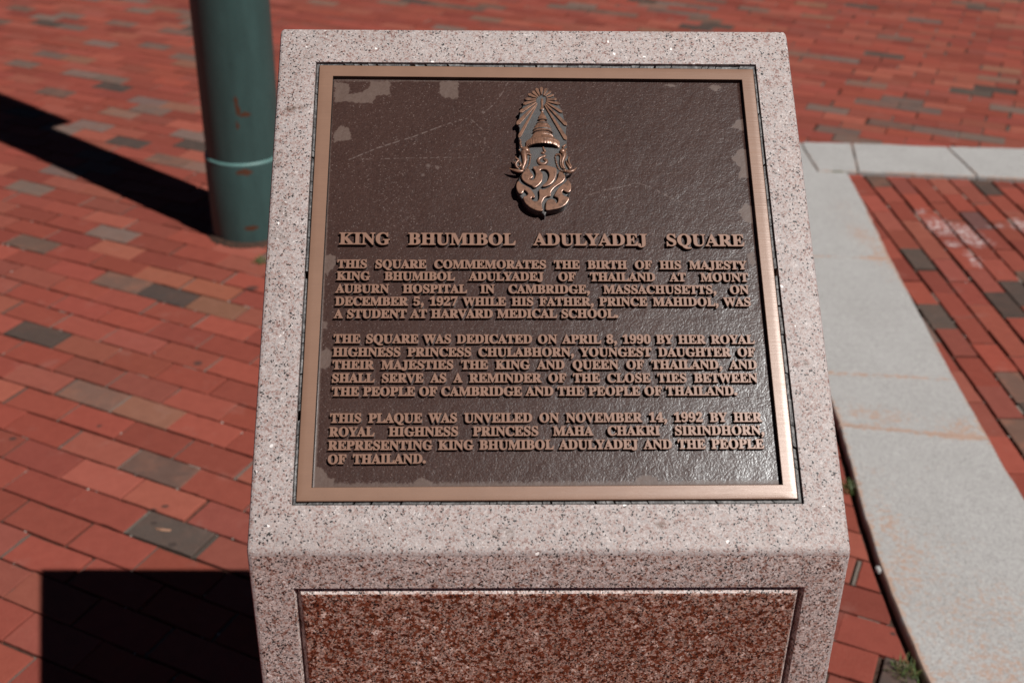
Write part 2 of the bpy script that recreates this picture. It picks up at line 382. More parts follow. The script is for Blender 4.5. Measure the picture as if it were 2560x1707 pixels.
def wear_edges(p):
    out = []
    for i in range(len(p)):
        a, c = p[i], p[(i + 1) % len(p)]; l = math.hypot(c[0] - a[0], c[1] - a[1])
        k = max(1, int(l / 0.022)); nx, ny = (-(c[1] - a[1]) / (l + 1e-9), (c[0] - a[0]) / (l + 1e-9))
        e = rnd.uniform(0.0004, 0.0022); out.append((a[0] + nx * e * .6, a[1] + ny * e * .6))
        for j in range(1, k):
            t = j / k + rnd.uniform(-.2, .2) / k; d = abs(rnd.gauss(0, 0.0007)) + (rnd.uniform(.001, .0035) if rnd.random() < 0.05 else 0)
            out.append((a[0] + t * (c[0] - a[0]) + nx * d, a[1] + t * (c[1] - a[1]) + ny * d))
    return out

class Bricks:
    def __init__(s): s.v = []; s.f = []; s.c = []; s.sv = []; s.sf = []; s.sc = []
    def brick(s, poly, col, z=0.0, tilt=(0, 0), flash=1.0, worn=False):
        if len(poly) < 3 or abs(area(poly)) < 2e-4: return
        if area(poly) < 0: poly = poly[::-1]
        if worn: poly = wear_edges(poly)
        ch = 0.0022
        ins = inset(poly, ch)
        if area(ins) < 1e-4: return
        b = len(s.v); n = len(poly)
        cx = sum(p[0] for p in poly) / n; cy = sum(p[1] for p in poly) / n
        zz = lambda p: z + tilt[0] * (p[0] - cx) + tilt[1] * (p[1] - cy)
        s.v += [(p[0], p[1], zz(p)) for p in ins] + [(p[0], p[1], zz(p) - 0.0016) for p in poly] + [(p[0], p[1], -0.03) for p in poly]
        s.c += [(*col, flash)] * (3 * n)
        s.f.append(tuple(range(b, b + n)))
        for i in range(n):
            j = (i + 1) % n
            s.f.append((b + n + i, b + n + j, b + j, b + i)); s.f.append((b + 2 * n + i, b + 2 * n + j, b + n + j, b + n + i))
    def grain(s, x, y, z, r, col):
        b = len(s.sv); a = rnd.uniform(0, 6.28)
        for i in range(5):
            rr = r * rnd.uniform(.6, 1.2); s.sv.append((x + rr * math.cos(a + i * 1.257), y + rr * math.sin(a + i * 1.257), z))
        s.sv.append((x + rnd.uniform(-.3, .3) * r, y + rnd.uniform(-.3, .3) * r, z + r * rnd.uniform(.5, .9))); s.sc += [(*col, 1.0)] * 6
        s.sf += [(b + i, b + (i + 1) % 5, b + 5) for i in range(5)]
    def sand(s, poly, col, z):
        b = len(s.sv); s.sv += [(p[0], p[1], z) for p in poly]; s.sc += [(*col, 1.0)] * len(poly); s.sf.append(tuple(range(b, b + len(poly))))
    def build(s, name, kind='structure'):
        nv = len(s.v)
        o = mesh(name, s.v + s.sv, s.f + [tuple(i + nv for i in f) for f in s.sf], [M['brick'], M['sand']], cols=s.c + s.sc,
                 fmat=[0] * len(s.f) + [1] * len(s.sf))
        return tag(o, kind=kind)

def lay(O, u, half, course, krange, irange, parity, special, greys, keep, gapx, gapy, thin=1.0):
    B = Bricks(); v = (-u[1], u[0])
    sp = {}
    for x, y, c in special:
        d = (x - O[0], y - O[1]); k = math.floor(-(d[0] * v[0] + d[1] * v[1]) / course); i = (d[0] * u[0] + d[1] * u[1]) / half
        i0 = math.floor(i); i0 -= (i0 - k - parity) % 2
        sp[(k, i0)] = c
    for k in range(*krange):
        wob = rnd.uniform(-0.0015, 0.0015)
        for i in range(*irange):
            if (i - k - parity) % 2: continue
            jx = rnd.uniform(-0.006, 0.006)
            P = lambda a, b: (O[0] + a * u[0] - b * v[0], O[1] + a * u[1] - b * v[1])
            a0, a1 = i * half + jx, (i + 2) * half + jx + rnd.uniform(-.002, .002)
            b0, b1 = k * course + wob, (k + 1) * course + wob
            gx, gy = gapx * rnd.uniform(0.6, 1.5) / 2, gapy * rnd.uniform(0.5, 1.6) / 2
            s1, s2 = rnd.uniform(-.0015, .0015), rnd.uniform(-.0015, .0015)
            poly = [P(a0 + gx, b1 - gy + s1), P(a1 - gx, b1 - gy + s2), P(a1 - gx, b0 + gy + s2), P(a0 + gx, b0 + gy + s1)]
            cx = sum(p[0] for p in poly) / 4; cy = sum(p[1] for p in poly) / 4
            for pl in keep(poly, cx, cy):
                c = sp.get((k, i))
                if c is None and greys(cx, cy) > rnd.random(): c = rnd.choice('ggmbbtd')
                base = DARK[c] if c else tuple(x * k_ for x, k_ in zip(rnd.choice(REDS), (0.97, 0.90, 0.88)))
                m = rnd.uniform(0.80, 1.12)
                col = tuple(x * m * rnd.uniform(0.97, 1.03) for x in base)
                B.brick(pl, col, rnd.uniform(-0.0012, 0.0012), (rnd.uniform(-.012, .012), rnd.uniform(-.012, .012)), {'d': 0.85, 'g': 0.6, 'b': 0.4, 'm': 0.1, 't': 0.2}.get(c, 1.0), math.hypot(cx, cy) < 4.2)
            q = [P(a0 - gx * 1.7, b1 - gy), P(a0 + gx * 1.7, b1 - gy), P(a0 + gx * 1.7, b0 + gy), P(a0 - gx * 1.7, b0 + gy)]
            if rnd.random() < 0.8:
                for pl in keep(q, cx - u[0] * half, cy - u[1] * half):
                    if len(pl) >= 3:
                        g = rnd.uniform(0.06, 0.15); B.sand(pl, (g, g * 0.85, g * 0.74), rnd.uniform(-0.0075, -0.0028))
            if math.hypot(cx, cy) < 4.0:
                for _ in range(rnd.choice((0, 0, 1, 1, 2, 3))):   # loose grit in the joints, a few grains on the faces
                    t_ = rnd.random(); on = rnd.random()
                    gp = P(a0 + t_ * (a1 - a0), b1 + rnd.uniform(-.003, .003)) if on < .55 else P(a0 + rnd.uniform(-.004, .004), b0 + t_ * (b1 - b0))
                    if keep([(gp[0], gp[1]), (gp[0] + .001, gp[1]), (gp[0] + .001, gp[1] + .001), (gp[0], gp[1] + .001)], gp[0], gp[1]):
                        g_ = rnd.uniform(.10, .36); B.grain(gp[0], gp[1], -0.0035, rnd.choice((.0018, .0025, .0035, .005)), (g_, g_ * .92, g_ * .84))
            if rnd.random() < 0.16:         # grit caught in the long joints
                a = rnd.uniform(a0, a1 - 0.06); l = rnd.uniform(0.02, 0.07)
                q = [P(a, b1 + gapy * .7), P(a + l, b1 + gapy * .7), P(a + l, b1 - gapy * .7), P(a, b1 - gapy * .7)]
                for pl in keep(q, cx, cy):
                    if len(pl) >= 3: g = rnd.uniform(0.10, 0.20); B.sand(pl, (g, g * 0.85, g * 0.75), -0.0032)
    return B

def keep_main(poly, cx, cy):
    if cx < 0.5 and cy < 9.6: return [poly] if math.hypot(cx, cy) < 9.9 else []
    if math.hypot(cx, cy) > 9.9: return []
    # beyond the far edge of the cross band
    fy, fd = lerp_edge_x(FAR, cx); lx, ld = lerp_edge(LE, cy)
    if cx > 1.0 and cy > fy - 0.12:
        pl = clip(poly, (cx, fy + 0.004), (-fd[1], fd[0])); return [pl] if len(pl) >= 3 else []
    l = math.hypot(*ld); nr = (-ld[1] / l, ld[0] / l)
    pl = clip(poly, (lx - 0.016, cy), nr); return [pl] if len(pl) >= 3 else []

def keep_patch(poly, cx, cy):
    rx, rd = lerp_edge(RE, cy); l = math.hypot(*rd)
    pl = clip(poly, (rx + 0.006, cy), (rd[1] / l, -rd[0] / l))
    if len(pl) < 3: return []
    ny, nd = lerp_edge_x(NEAR, cx); l = math.hypot(*nd)
    pl = clip(pl, (cx, ny - 0.007), (nd[1] / l, -nd[0] / l))
    return [pl] if len(pl) >= 3 and cx < 6.0 else []

u_main = (0.8947, -0.4466)
main = lay((-1.3144, 1.7768), u_main, 0.1055, 0.10449, (-92, 95), (-92, 100), 0, SPECIAL,
           lambda x, y: 0.0 if x > 0.5 and y < 2 else 0.012 if y < 2.8 else (0.07 if y < 4.2 else 0.13), keep_main, 0.0058, 0.0046)
main.build('brick_paving')
u_patch = (-0.012, -0.99993)
patch = lay((1.605, 3.05), u_patch, 0.0905, 0.0897, (-3 - 50, 4), (-10, 44), 1, PATCHSP, lambda x, y: 0.02, keep_patch, 0.0050, 0.0085)
patch.build('brick_patch')
g = mesh('ground', [(-600, -600, -0.0105), (600, -600, -0.0105), (600, 600, -0.0105), (-600, 600, -0.0105)], [(0, 1, 2, 3)], M['ground'])
tag(g, kind='structure')

# ------------------------------------------------------------------ granite kerb stones
def kerb_stone(poly, label, top=0.016, stain=None, rough_edge=0.003):
    if area(poly) < 0: poly = poly[::-1]
    pts = []
    for i in range(len(poly)):                       # densify the outline and make it slightly uneven
        a, b = poly[i], poly[(i + 1) % len(poly)]
        l = math.hypot(b[0] - a[0], b[1] - a[1]); n = max(1, int(l / 0.035))
        for j in range(n):
            t = j / n; jit = (0, 0) if j == 0 else (rnd.uniform(-1, 1) * rough_edge * .5, rnd.uniform(-1, 1) * rough_edge * .5)
            pts.append((a[0] + t * (b[0] - a[0]) + jit[0], a[1] + t * (b[1] - a[1]) + jit[1]))
    r1 = inset(pts, 0.0032); r2 = inset(pts, 0.018)
    n = len(pts)
    zt = [top + rnd.uniform(-.0008, .0008) for _ in pts]
    V = [(p[0], p[1], -0.12) for p in pts] + [(p[0], p[1], z - 0.0045) for p, z in zip(pts, zt)] + [(p[0], p[1], z) for p, z in zip(r1, zt)] + [(p[0], p[1], top) for p in r2]
    F = []
    for k in range(3):
        for i in range(n):
            j = (i + 1) % n
            F.append((k * n + i, k * n + j, (k + 1) * n + j, (k + 1) * n + i))
    tri = tessellate_polygon([[Vector((p[0], p[1], 0)) for p in r2]])
    for t in tri:
        t = [3 * n + i for i in t]
        a, b, c = (V[i] for i in t)
        if (b[0] - a[0]) * (c[1] - a[1]) - (b[1] - a[1]) * (c[0] - a[0]) < 0: t = t[::-1]
        F.append(tuple(t))
    C = [((0.75 if k < 3 else 0.0), 0, 0) for k in range(4) for _ in range(n)]
    o = mesh('kerb_stone', V, F, M['kerb'], cols=C)
    return tag(o, label, 'kerb stone', 'pale granite kerb stones beside the pedestal')

def seg(E, y0, y1):
    out = [(lerp_edge(E, y0)[0], y0)] + [p for p in E if y0 < p[1] < y1] + [(lerp_edge(E, y1)[0], y1)]
    return out
def band(y0l, y0r, y1l, y1r, g=0.003): return seg(RE, y0r + g, y1r - g) + seg(LE, y0l + g, y1l - g)[::-1]
kerb_stone(band(-0.58, -0.6, 1.822, 1.7466), 'longest grey granite kerb stone with orange rust speckles beside the pedestal')
kerb_stone(band(1.822, 1.7466, 2.112, 2.068, 0.0014), 'shortest grey granite stone of the long kerb, between a rusty joint and a hairline joint', rough_edge=0.002)
kerb_stone(band(2.112, 2.068, 2.96, 2.926, 0.0014), 'plain grey granite kerb stone beyond the hairline joint, before the cross row', rough_edge=0.002)
kerb_stone(seg(RE, 2.929, 3.803) + [(1.500, 3.812), (1.514, 4.108), (1.522, 4.183), (1.19, 4.205)] + seg(LE, 2.964, 4.18)[::-1],
           'grey granite kerb stone meeting the cross row at the mossy corner')
kerb_stone([(1.506, 3.822), (1.6785, 3.8176), (1.756, 4.173), (1.527, 4.184), (1.518, 4.108)], 'small four-sided grey granite corner kerb stone')
kerb_stone([(1.683, 3.8176), (2.184, 3.762), (2.1865, 4.126), (1.7605, 4.1722)], 'grey granite kerb stone with slanting left end behind the brick patch')
kerb_stone([(2.190, 3.762), (2.3821, 3.7306), (3.598, 3.60), (3.598, 3.985), (2.544, 4.1053), (2.193, 4.127)], 'long grey granite kerb stone running out of the picture behind the brick patch')

# ------------------------------------------------------------------ granite pedestal
W2 = 0.3193; HF = 1.0809; DD = 0.5150; HH = 0.4121; TH = math.atan2(HH, DD); SL = math.hypot(DD, HH)
def TP(a, b, off=0.0): return (a, b * math.cos(TH) - off * math.sin(TH), HF + b * math.sin(TH) + off * math.cos(TH))
ped = empty('granite_pedestal', (0, 0, 0))
tag(ped, 'pink granite pedestal with sloping top and red polished front panel', 'pedestal')
bm = bmesh.new()
V = lambda p: bm.verts.new(p)
fl, fr = V((-0.3202, 0, HF)), V((0.3185, 0, HF)); bl, br = V(TP(-0.3209, 0.6645)), V(TP(0.3198, 0.6622))
gl, gr = V((-0.3165, 0, 0)), V((0.345, 0, 0)); hl, hr = V((-0.3165, DD + 0.003, 0)), V((0.335, DD + 0.003, 0))
rec = [(-0.2749, 0.0503), (0.2740, 0.0515), (0.2759, 0.6106), (-0.2739, 0.6128)]
rt = [V(TP(*p)) for p in rec]; rb = [V(TP(*p, -0.03)) for p in rec]
tc = [fl, fr, br, bl]
for i in range(4): bm.faces.new((tc[i], tc[(i + 1) % 4], rt[(i + 1) % 4], rt[i]))
for i in range(4): bm.faces.new((rt[i], rt[(i + 1) % 4], rb[(i + 1) % 4], rb[i]))
bm.faces.new(rb)
go = [(-0.2715, 0.13), (0.287, 0.13), (0.2767, 1.0322), (-0.2745, 1.0312)]
gw = 0.0090
gi = [(-0.2632, 0.13 + gw), (0.2775, 0.13 + gw), (0.2683, 1.0322 - gw), (-0.2660, 1.0312 - gw)]
gm = [(a[0] * .64 + b[0] * .36, a[1] * .64 + b[1] * .36) for a, b in zip(go, gi)]
vo = [V((x, 0, z)) for x, z in go]; vm = [V((x, 0.0088, z)) for x, z in gm]; vi = [V((x, 0.0006, z)) for x, z in gi]
fc = [gl, gr, fr, fl]; ffaces = []
for i in range(4):
    j = (i + 1) % 4
    ffaces += [bm.faces.new((fc[i], fc[j], vo[j], vo[i])), bm.faces.new((vo[i], vo[j], vm[j], vm[i])), bm.faces.new((vm[i], vm[j], vi[j], vi[i]))]
ffaces.append(bm.faces.new(vi))
bm.faces.new((gl, fl, bl, hl)); bm.faces.new((gr, hr, br, fr)); bm.faces.new((hl, bl, br, hr))
for f in ffaces: f.material_index = 1
bm.verts.ensure_lookup_table()
oute = [e for e in bm.edges if {e.verts[0], e.verts[1]} in ({fl, fr}, {fl, bl}, {fr, br}, {bl, br}, {gl, fl}, {gr, fr}, {hl, bl}, {hr, br}) or
        set(e.verts) in ({fl, fr}, {fl, bl}, {fr, br}, {bl, br}, {gl, fl}, {gr, fr}, {hl, bl}, {hr, br})]
bmesh.ops.bevel(bm, geom=oute, offset=0.0052, segments=4, profile=0.5, affect='EDGES')
body = bm_obj('stone_block', bm, [M['granite_top'], M['granite_front']], ped)
smooth_by_angle(body, 20)
pn = 0.0016
mesh('front_panel', [(gi[0][0] + pn, -0.0004, gi[0][1] + pn), (gi[1][0] - pn, -0.0004, gi[1][1] + pn), (gi[2][0] - pn, -0.0004, gi[2][1] - pn), (gi[3][0] + pn, -0.0004, gi[3][1] - pn),
      (gi[0][0], 0.0005, gi[0][1]), (gi[1][0], 0.0005, gi[1][1]), (gi[2][0], 0.0005, gi[2][1]), (gi[3][0], 0.0005, gi[3][1])],
     [(0, 1, 2, 3), (4, 5, 1, 0), (5, 6, 2, 1), (6, 7, 3, 2), (7, 4, 0, 3)], M['granite_polished'], ped)['label'] = 'dark red polished granite panel'

# ------------------------------------------------------------------ bronze plaque (local frame: x across, y up the slope, z out of the slope)
plq = empty('bronze_plaque', (0, 0, HF), (TH, 0, 0))
tag(plq, 'bronze memorial plaque with raised crest and lettering set in the sloping stone', 'plaque')
FO = [(-0.2703, 0.0546), (0.2675, 0.0570), (0.2713, 0.6030), (-0.2690, 0.6075)]
FI = [(-0.2546, 0.0695), (0.2528, 0.0722), (0.2560, 0.5872), (-0.2518, 0.5912)]
FZ = -0.0047
def inq(q, t): sx = (1, -1, -1, 1); sy = (1, 1, -1, -1); return [(x + t * sx[i], y + t * sy[i]) for i, (x, y) in enumerate(q)]
rings = [(FO, 0, -0.012)]
for t in (0.0, 0.0006, 0.0014, 0.0026, 0.0040, 0.0056, 0.0072): rings.append((FO, t, 0.0012 - 0.00062 * ((7.2e-3 - t) / 7.2e-3) ** 2 - (0.0005 if t == 0 else 0)))
rings += [(FI, -0.0004, 0.0012), (FI, 0.0, 0.0009), (FI, 0.0011, FZ - 0.001)]
V_ = []; F_ = []
NS = 40
for q, t, z in rings:
    c = inq(q, t)
    for i in range(4):
        a, b = c[i], c[(i + 1) % 4]
        for j in range(NS): V_.append((a[0] + (b[0] - a[0]) * j / NS, a[1] + (b[1] - a[1]) * j / NS, z))
n4 = 4 * NS
for k in range(len(rings) - 1):
    for i in range(n4): F_.append((k * n4 + i, k * n4 + (i + 1) % n4, (k + 1) * n4 + (i + 1) % n4, (k + 1) * n4 + i))
fo = mesh('border_frame', V_, F_, [M['bronze_frame'], M['patina']], plq, fmat=[1 if i // n4 >= len(rings) - 2 else 0 for i in range(len(F_))]); smooth_by_angle(fo, 28)  # inner wall takes the dark tone so the border's shade is painted in

# ---- the dark ground: a fine grid carrying wear marks and a painted lit left line as an attribute
def vnoise(x, y, s, seed):
    r = np.random.RandomState(seed).rand(256, 256)
    X = x * s; Y = y * s; xi = np.floor(X).astype(int); yi = np.floor(Y).astype(int); fx = X - xi; fy = Y - yi
    fx = fx * fx * (3 - 2 * fx); fy = fy * fy * (3 - 2 * fy)
    g = lambda i, j: r[(xi + i) % 256, (yi + j) % 256]
    return (g(0, 0) * (1 - fx) + g(1, 0) * fx) * (1 - fy) + (g(0, 1) * (1 - fx) + g(1, 1) * fx) * fy
def fbm(x, y, s, seed, o=4): return sum(vnoise(x, y, s * 2 ** i, seed + i) * 0.5 ** i for i in range(o)) / sum(0.5 ** i for i in range(o))
ST = 0.0008
ax = np.arange(-0.2560, 0.2572, ST); by = np.arange(0.0684, 0.5925, ST)
GX, GY = np.meshgrid(ax, by); gx = GX.ravel(); gy = GY.ravel()
wx = gx + (fbm(gx, gy, 260, 1) - .5) * 0.0055; wy = gy + (fbm(gx, gy, 260, 11) - .5) * 0.0055
wear_lit = np.zeros_like(gx)
def pmask(poly, soft=0.0006):
    d = np.full_like(gx, 1e9); inside = np.zeros(gx.shape, bool); n = len(poly)
    for i in range(n):
        (x1, y1), (x2, y2) = poly[i], poly[(i + 1) % n]
        ex, ey = x2 - x1, y2 - y1; t = np.clip(((wx - x1) * ex + (wy - y1) * ey) / (ex * ex + ey * ey), 0, 1)
        d = np.minimum(d, np.hypot(wx - x1 - t * ex, wy - y1 - t * ey))
        c = ((y1 > wy) != (y2 > wy)) & (wx < (x2 - x1) * (wy - y1) / (y2 - y1 + 1e-12) + x1); inside ^= c
    return np.clip(0.5 + np.where(inside, d, -d) / (2 * soft), 0, 1)
PATCH = [[(-.2497, .5873), (-.232, .583), (-.231, .569), (-.216, .571), (-.207, .578), (-.205, .5875), (-.1813, .5875), (-.180, .5674), (-.196, .567), (-.200, .562), (-.2033, .5551), (-.2486, .5583)],
         [(-.1195, .5877), (-.0967, .5877), (-.0967, .5632), (-.112, .5632), (-.1195, .570)], [(-.2482, .4996), (-.2261, .505), (-.231, .520), (-.2389, .5255), (-.247, .514)],
         [(.2473, .532), (.258, .536), (.258, .515), (.238, .5225)], [(.2355, .4792), (.246, .492), (.258, .490), (.258, .452), (.241, .452), (.244, .466)],
         [(.2365, .4041), (.243, .416), (.256, .414), (.258, .396), (.252, .390), (.244, .392)], [(.160, .5817), (.166, .585), (.176, .582), (.168, .579)], [(.214, .5796), (.223, .584), (.233, .580), (.224, .575)],
         [(-.2545, .345), (-.247, .349), (-.240, .346), (-.2395, .336), (-.243, .331), (-.2495, .322), (-.254, .325)], [(-.2545, .226), (-.247, .232), (-.2395, .226), (-.240, .217), (-.244, .206), (-.254, .208)],
         [(-.253, .266), (-.247, .265), (-.247, .256), (-.252, .256)], [(-.254, .069), (-.254, .094), (-.243, .092), (-.238, .084), (-.231, .080), (-.231, .069)], [(-.146, .069), (-.144, .078), (-.135, .0815), (-.126, .077), (-.124, .069)],
         [(.095, .073), (.096, .082), (.107, .084), (.118, .0825), (.119, .073)], [(.241, .347), (.249, .356), (.250, .338), (.246, .333)]]
for p in PATCH: wear_lit = np.maximum(wear_lit, pmask(p))
bot = 0.0695 + (gx + .2546) * .0053
edge = np.clip((0.0075 - (gy - bot) + (fbm(gx, gy, 420, 31) - .5) * .006) / 0.003, 0, 1)
wear_lit = np.maximum(wear_lit, edge * 0.85)
lit_left = np.clip((0.0042 - (gx + .2546) + (fbm(gx, gy, 300, 41) - .5) * .002) / 0.0008, 0, 1); wear_lit = np.maximum(wear_lit, lit_left * 0.7)  # left strip: the border's sunlit inner wall painted as a pale line
topb = np.clip((0.0040 - (0.5905 - gy) + (fbm(gx, gy, 300, 45) - .5) * .003) / 0.001, 0, 1); wear_lit = np.maximum(wear_lit, topb * 0.5)
wear_lit *= 0.75 + 0.5 * np.clip(fbm(gx, gy, 500, 51) - .1, 0, 1)
scr = np.zeros_like(gx)
def scratch(pts, wd, s, gap):
    global scr
    for (x1, y1), (x2, y2) in zip(pts, pts[1:]):
        ex, ey = x2 - x1, y2 - y1; t = np.clip(((gx - x1) * ex + (gy - y1) * ey) / (ex * ex + ey * ey), 0, 1)
        d = np.hypot(gx - x1 - t * ex, gy - y1 - t * ey)
        scr = np.maximum(scr, np.clip(1.2 - d / wd, 0, 1) * s * 0.55 * np.clip((fbm(gx, gy, 450, 61, 2) - gap) * 5, 0, 1))
scratch([(-.2288, .4757), (-.195, .492), (-.150, .5085), (-.112, .5255), (-.0855, .5346)], 0.0009, 0.6, 0.35)
scratch([(-.219, .4775), (-.205, .4765), (-.150, .4785), (-.110, .4790), (-.0718, .4797), (-.066, .488), (-.064, .505), (-.066, .517), (-.076, .528), (-.084, .536)], 0.0008, 0.5, 0.44)
scratch([(-.0657, .5412), (-.054, .553), (-.043, .569), (-.0348, .5856)], 0.0009, 0.6, 0.4)
scratch([(-.094, .515), (-.097, .505), (-.093, .493)], 0.0008, 0.4, 0.45)
scratch([(-.104, .553), (-.101, .541)], 0.0007, 0.35, 0.45)
scratch([(.0554, .4275), (.085, .436), (.1195, .4442), (.132, .440), (.155, .426), (.1805, .4122)], 0.0009, 0.40, 0.38)
scratch([(.078, .268), (.09, .276)], 0.0008, 0.3, 0.3); scratch([(-.07, .2575), (.03, .2555), (.06, .258)], 0.0007, 0.22, 0.42)
rs = np.random.RandomState(5)
spots = [(-.1328, .4679, .0028), (-.1217, .4654, .0026), (-.139, .455, .0022), (-.066, .543, .002), (-.193, .545, .001)]
for cx_, cy_, n_, sd in ((-.183, .435, 60, .012), (-.168, .40, 70, .014), (-.12, .43, 40, .02), (-.02, .575, 14, .02), (-.165, .385, 25, .01)):
    spots += [(rs.normal(cx_, sd), rs.normal(cy_, sd), rs.uniform(.0003, .0008)) for _ in range(n_)]
spots += [(rs.uniform(-.25, .25), rs.uniform(.075, .585), rs.uniform(.0003, .0006)) for _ in range(160)]
for x, y, r_ in spots:
    i0, i1 = np.searchsorted(by, (y - 3 * r_, y + 3 * r_)); j0, j1 = np.searchsorted(ax, (x - 3 * r_, x + 3 * r_))
    for i in range(i0, i1):
        s_ = slice(i * len(ax) + j0, i * len(ax) + j1)
        scr[s_] = np.maximum(scr[s_], np.clip(1.3 - np.hypot(gx[s_] - x, gy[s_] - y) / r_, 0, 1) * (0.26 if r_ < .0015 else 0.24))
# low swells of the cast surface
gz = FZ + (fbm(gx, gy, 45, 71) - .5) * 0.0004 + (fbm(gx, gy, 140, 75, 3) - .5) * 0.00016
edge_d = np.minimum(np.minimum(gx + .2546, .2535 - gx), np.minimum(gy - bot, .5905 - gy))
gz += np.where(edge_d < 0.003, (0.003 - np.clip(edge_d, -.001, .003)) ** 2 * 90, 0)
ny_, nx_ = GX.shape
idx = np.arange(ny_ * nx_).reshape(ny_, nx_)
quads = np.stack([idx[:-1, :-1], idx[:-1, 1:], idx[1:, 1:], idx[1:, :-1]], -1).reshape(-1, 4)
me = bpy.data.meshes.new('textured_ground')
me.vertices.add(len(gx)); me.vertices.foreach_set('co', np.stack([gx, gy, gz], 1).astype(np.float32).ravel())
me.loops.add(quads.size); me.loops.foreach_set('vertex_index', quads.astype(np.int32).ravel())
me.polygons.add(len(quads)); me.polygons.foreach_set('loop_start', np.arange(0, quads.size, 4, dtype=np.int32))
me.update(calc_edges=True)
link('textured_ground', me, M['field'], plq, True, cols=np.stack([wear_lit, scr, 0 * wear_lit], 1))

# ---- sealant in the gap round the frame
SV = []; SF = []
def seal_run(a, b, ao, bo):
    """blocks of old sealant between frame edge a-b and stone edge ao-bo"""
    L_ = math.hypot(b[0] - a[0], b[1] - a[1]); p = 0.0
    while p < L_ - 0.002:
        l = rnd.choice((rnd.uniform(.006, .018), rnd.uniform(.015, .04))); g_ = rnd.choice((0.0008, 0.0013, 0.0026, 0.0010))
        if rnd.random() < 0.05: p += rnd.uniform(.004, .012); continue
        q0, q1 = p / L_, min(p + l, L_) / L_
        mix = lambda s, t, e=0.0: tuple(s[0][k] + (s[1][k] - s[0][k]) * t for k in (0, 1))
        i0, i1, o0, o1 = mix((a, b), q0), mix((a, b), q1), mix((ao, bo), q0), mix((ao, bo), q1)
        mid = lambda x, y, t: (x[0] + (y[0] - x[0]) * t, x[1] + (y[1] - x[1]) * t)
        z = -0.0022 + rnd.uniform(-.0012, .0008); base = len(SV)
        for s0, s1 in ((i0, o0), (i1, o1)):
            for t, dz in ((0.04, -.009), (0.10, -.0014), (0.3, -.0001), (0.68, 0.0), (0.90, -.0012), (0.985, -.009)):
                pt = mid(s0, s1, t); SV.append((pt[0], pt[1], z + dz + rnd.uniform(-.0002, .0002)))
        for k in range(5): SF.append((base + k, base + k + 1, base + 7 + k, base + 6 + k))
        SF.append(tuple(base + k for k in range(5, -1, -1))); SF.append(tuple(base + 6 + k for k in range(6)))
        p += l + g_
for i in range(4): seal_run(FO[i], FO[(i + 1) % 4], rec[i], rec[(i + 1) % 4])
mesh('sealant', SV, SF, M['seal'], plq)['label'] = 'cracked black sealant round the frame'

# ------------------------------------------------------------------ relief builder: closed outlines -> bevelled slab
def relief(name, outlines, z0, z1, bev, mats, parent, offset=0.0, res=1, beziers=False):
    cu = bpy.data.curves.new(name, 'CURVE'); cu.dimensions = '2D'; cu.fill_mode = 'BOTH'
    half = (z1 - z0) / 2
    cu.extrude = max(half - bev, 1e-5); cu.bevel_depth = bev; cu.bevel_resolution = res; cu.offset = offset - bev
    for pts in outlines:
        sp = cu.splines.new('POLY'); sp.points.add(len(pts) - 1); sp.use_cyclic_u = True
        for p, q in zip(sp.points, pts): p.co = (q[0], q[1], 0, 1)
    tmp = bpy.data.objects.new(name + '_outline', cu); COL.objects.link(tmp)
    dg = bpy.context.evaluated_depsgraph_get()
    me = bpy.data.meshes.new_from_object(tmp.evaluated_get(dg))
    bpy.data.objects.remove(tmp); bpy.data.curves.remove(cu)
    me.materials.clear()
    zc = (z0 + z1) / 2
    co = np.empty(len(me.vertices) * 3, np.float32); me.vertices.foreach_get('co', co); co[2::3] += zc; me.vertices.foreach_set('co', co)
    nz = np.empty(len(me.polygons) * 3, np.float32); me.polygons.foreach_get('normal', nz)
    cz = np.empty(len(me.polygons) * 3, np.float32); me.polygons.foreach_get('center', cz)
    fm = np.where((nz[2::3] > 0.5) & (cz[2::3] > zc), 0, 1) if len(mats) > 1 else np.zeros(len(me.polygons), int)
    me.name = name
    return link(name, me, mats, parent, False, fmat=fm)

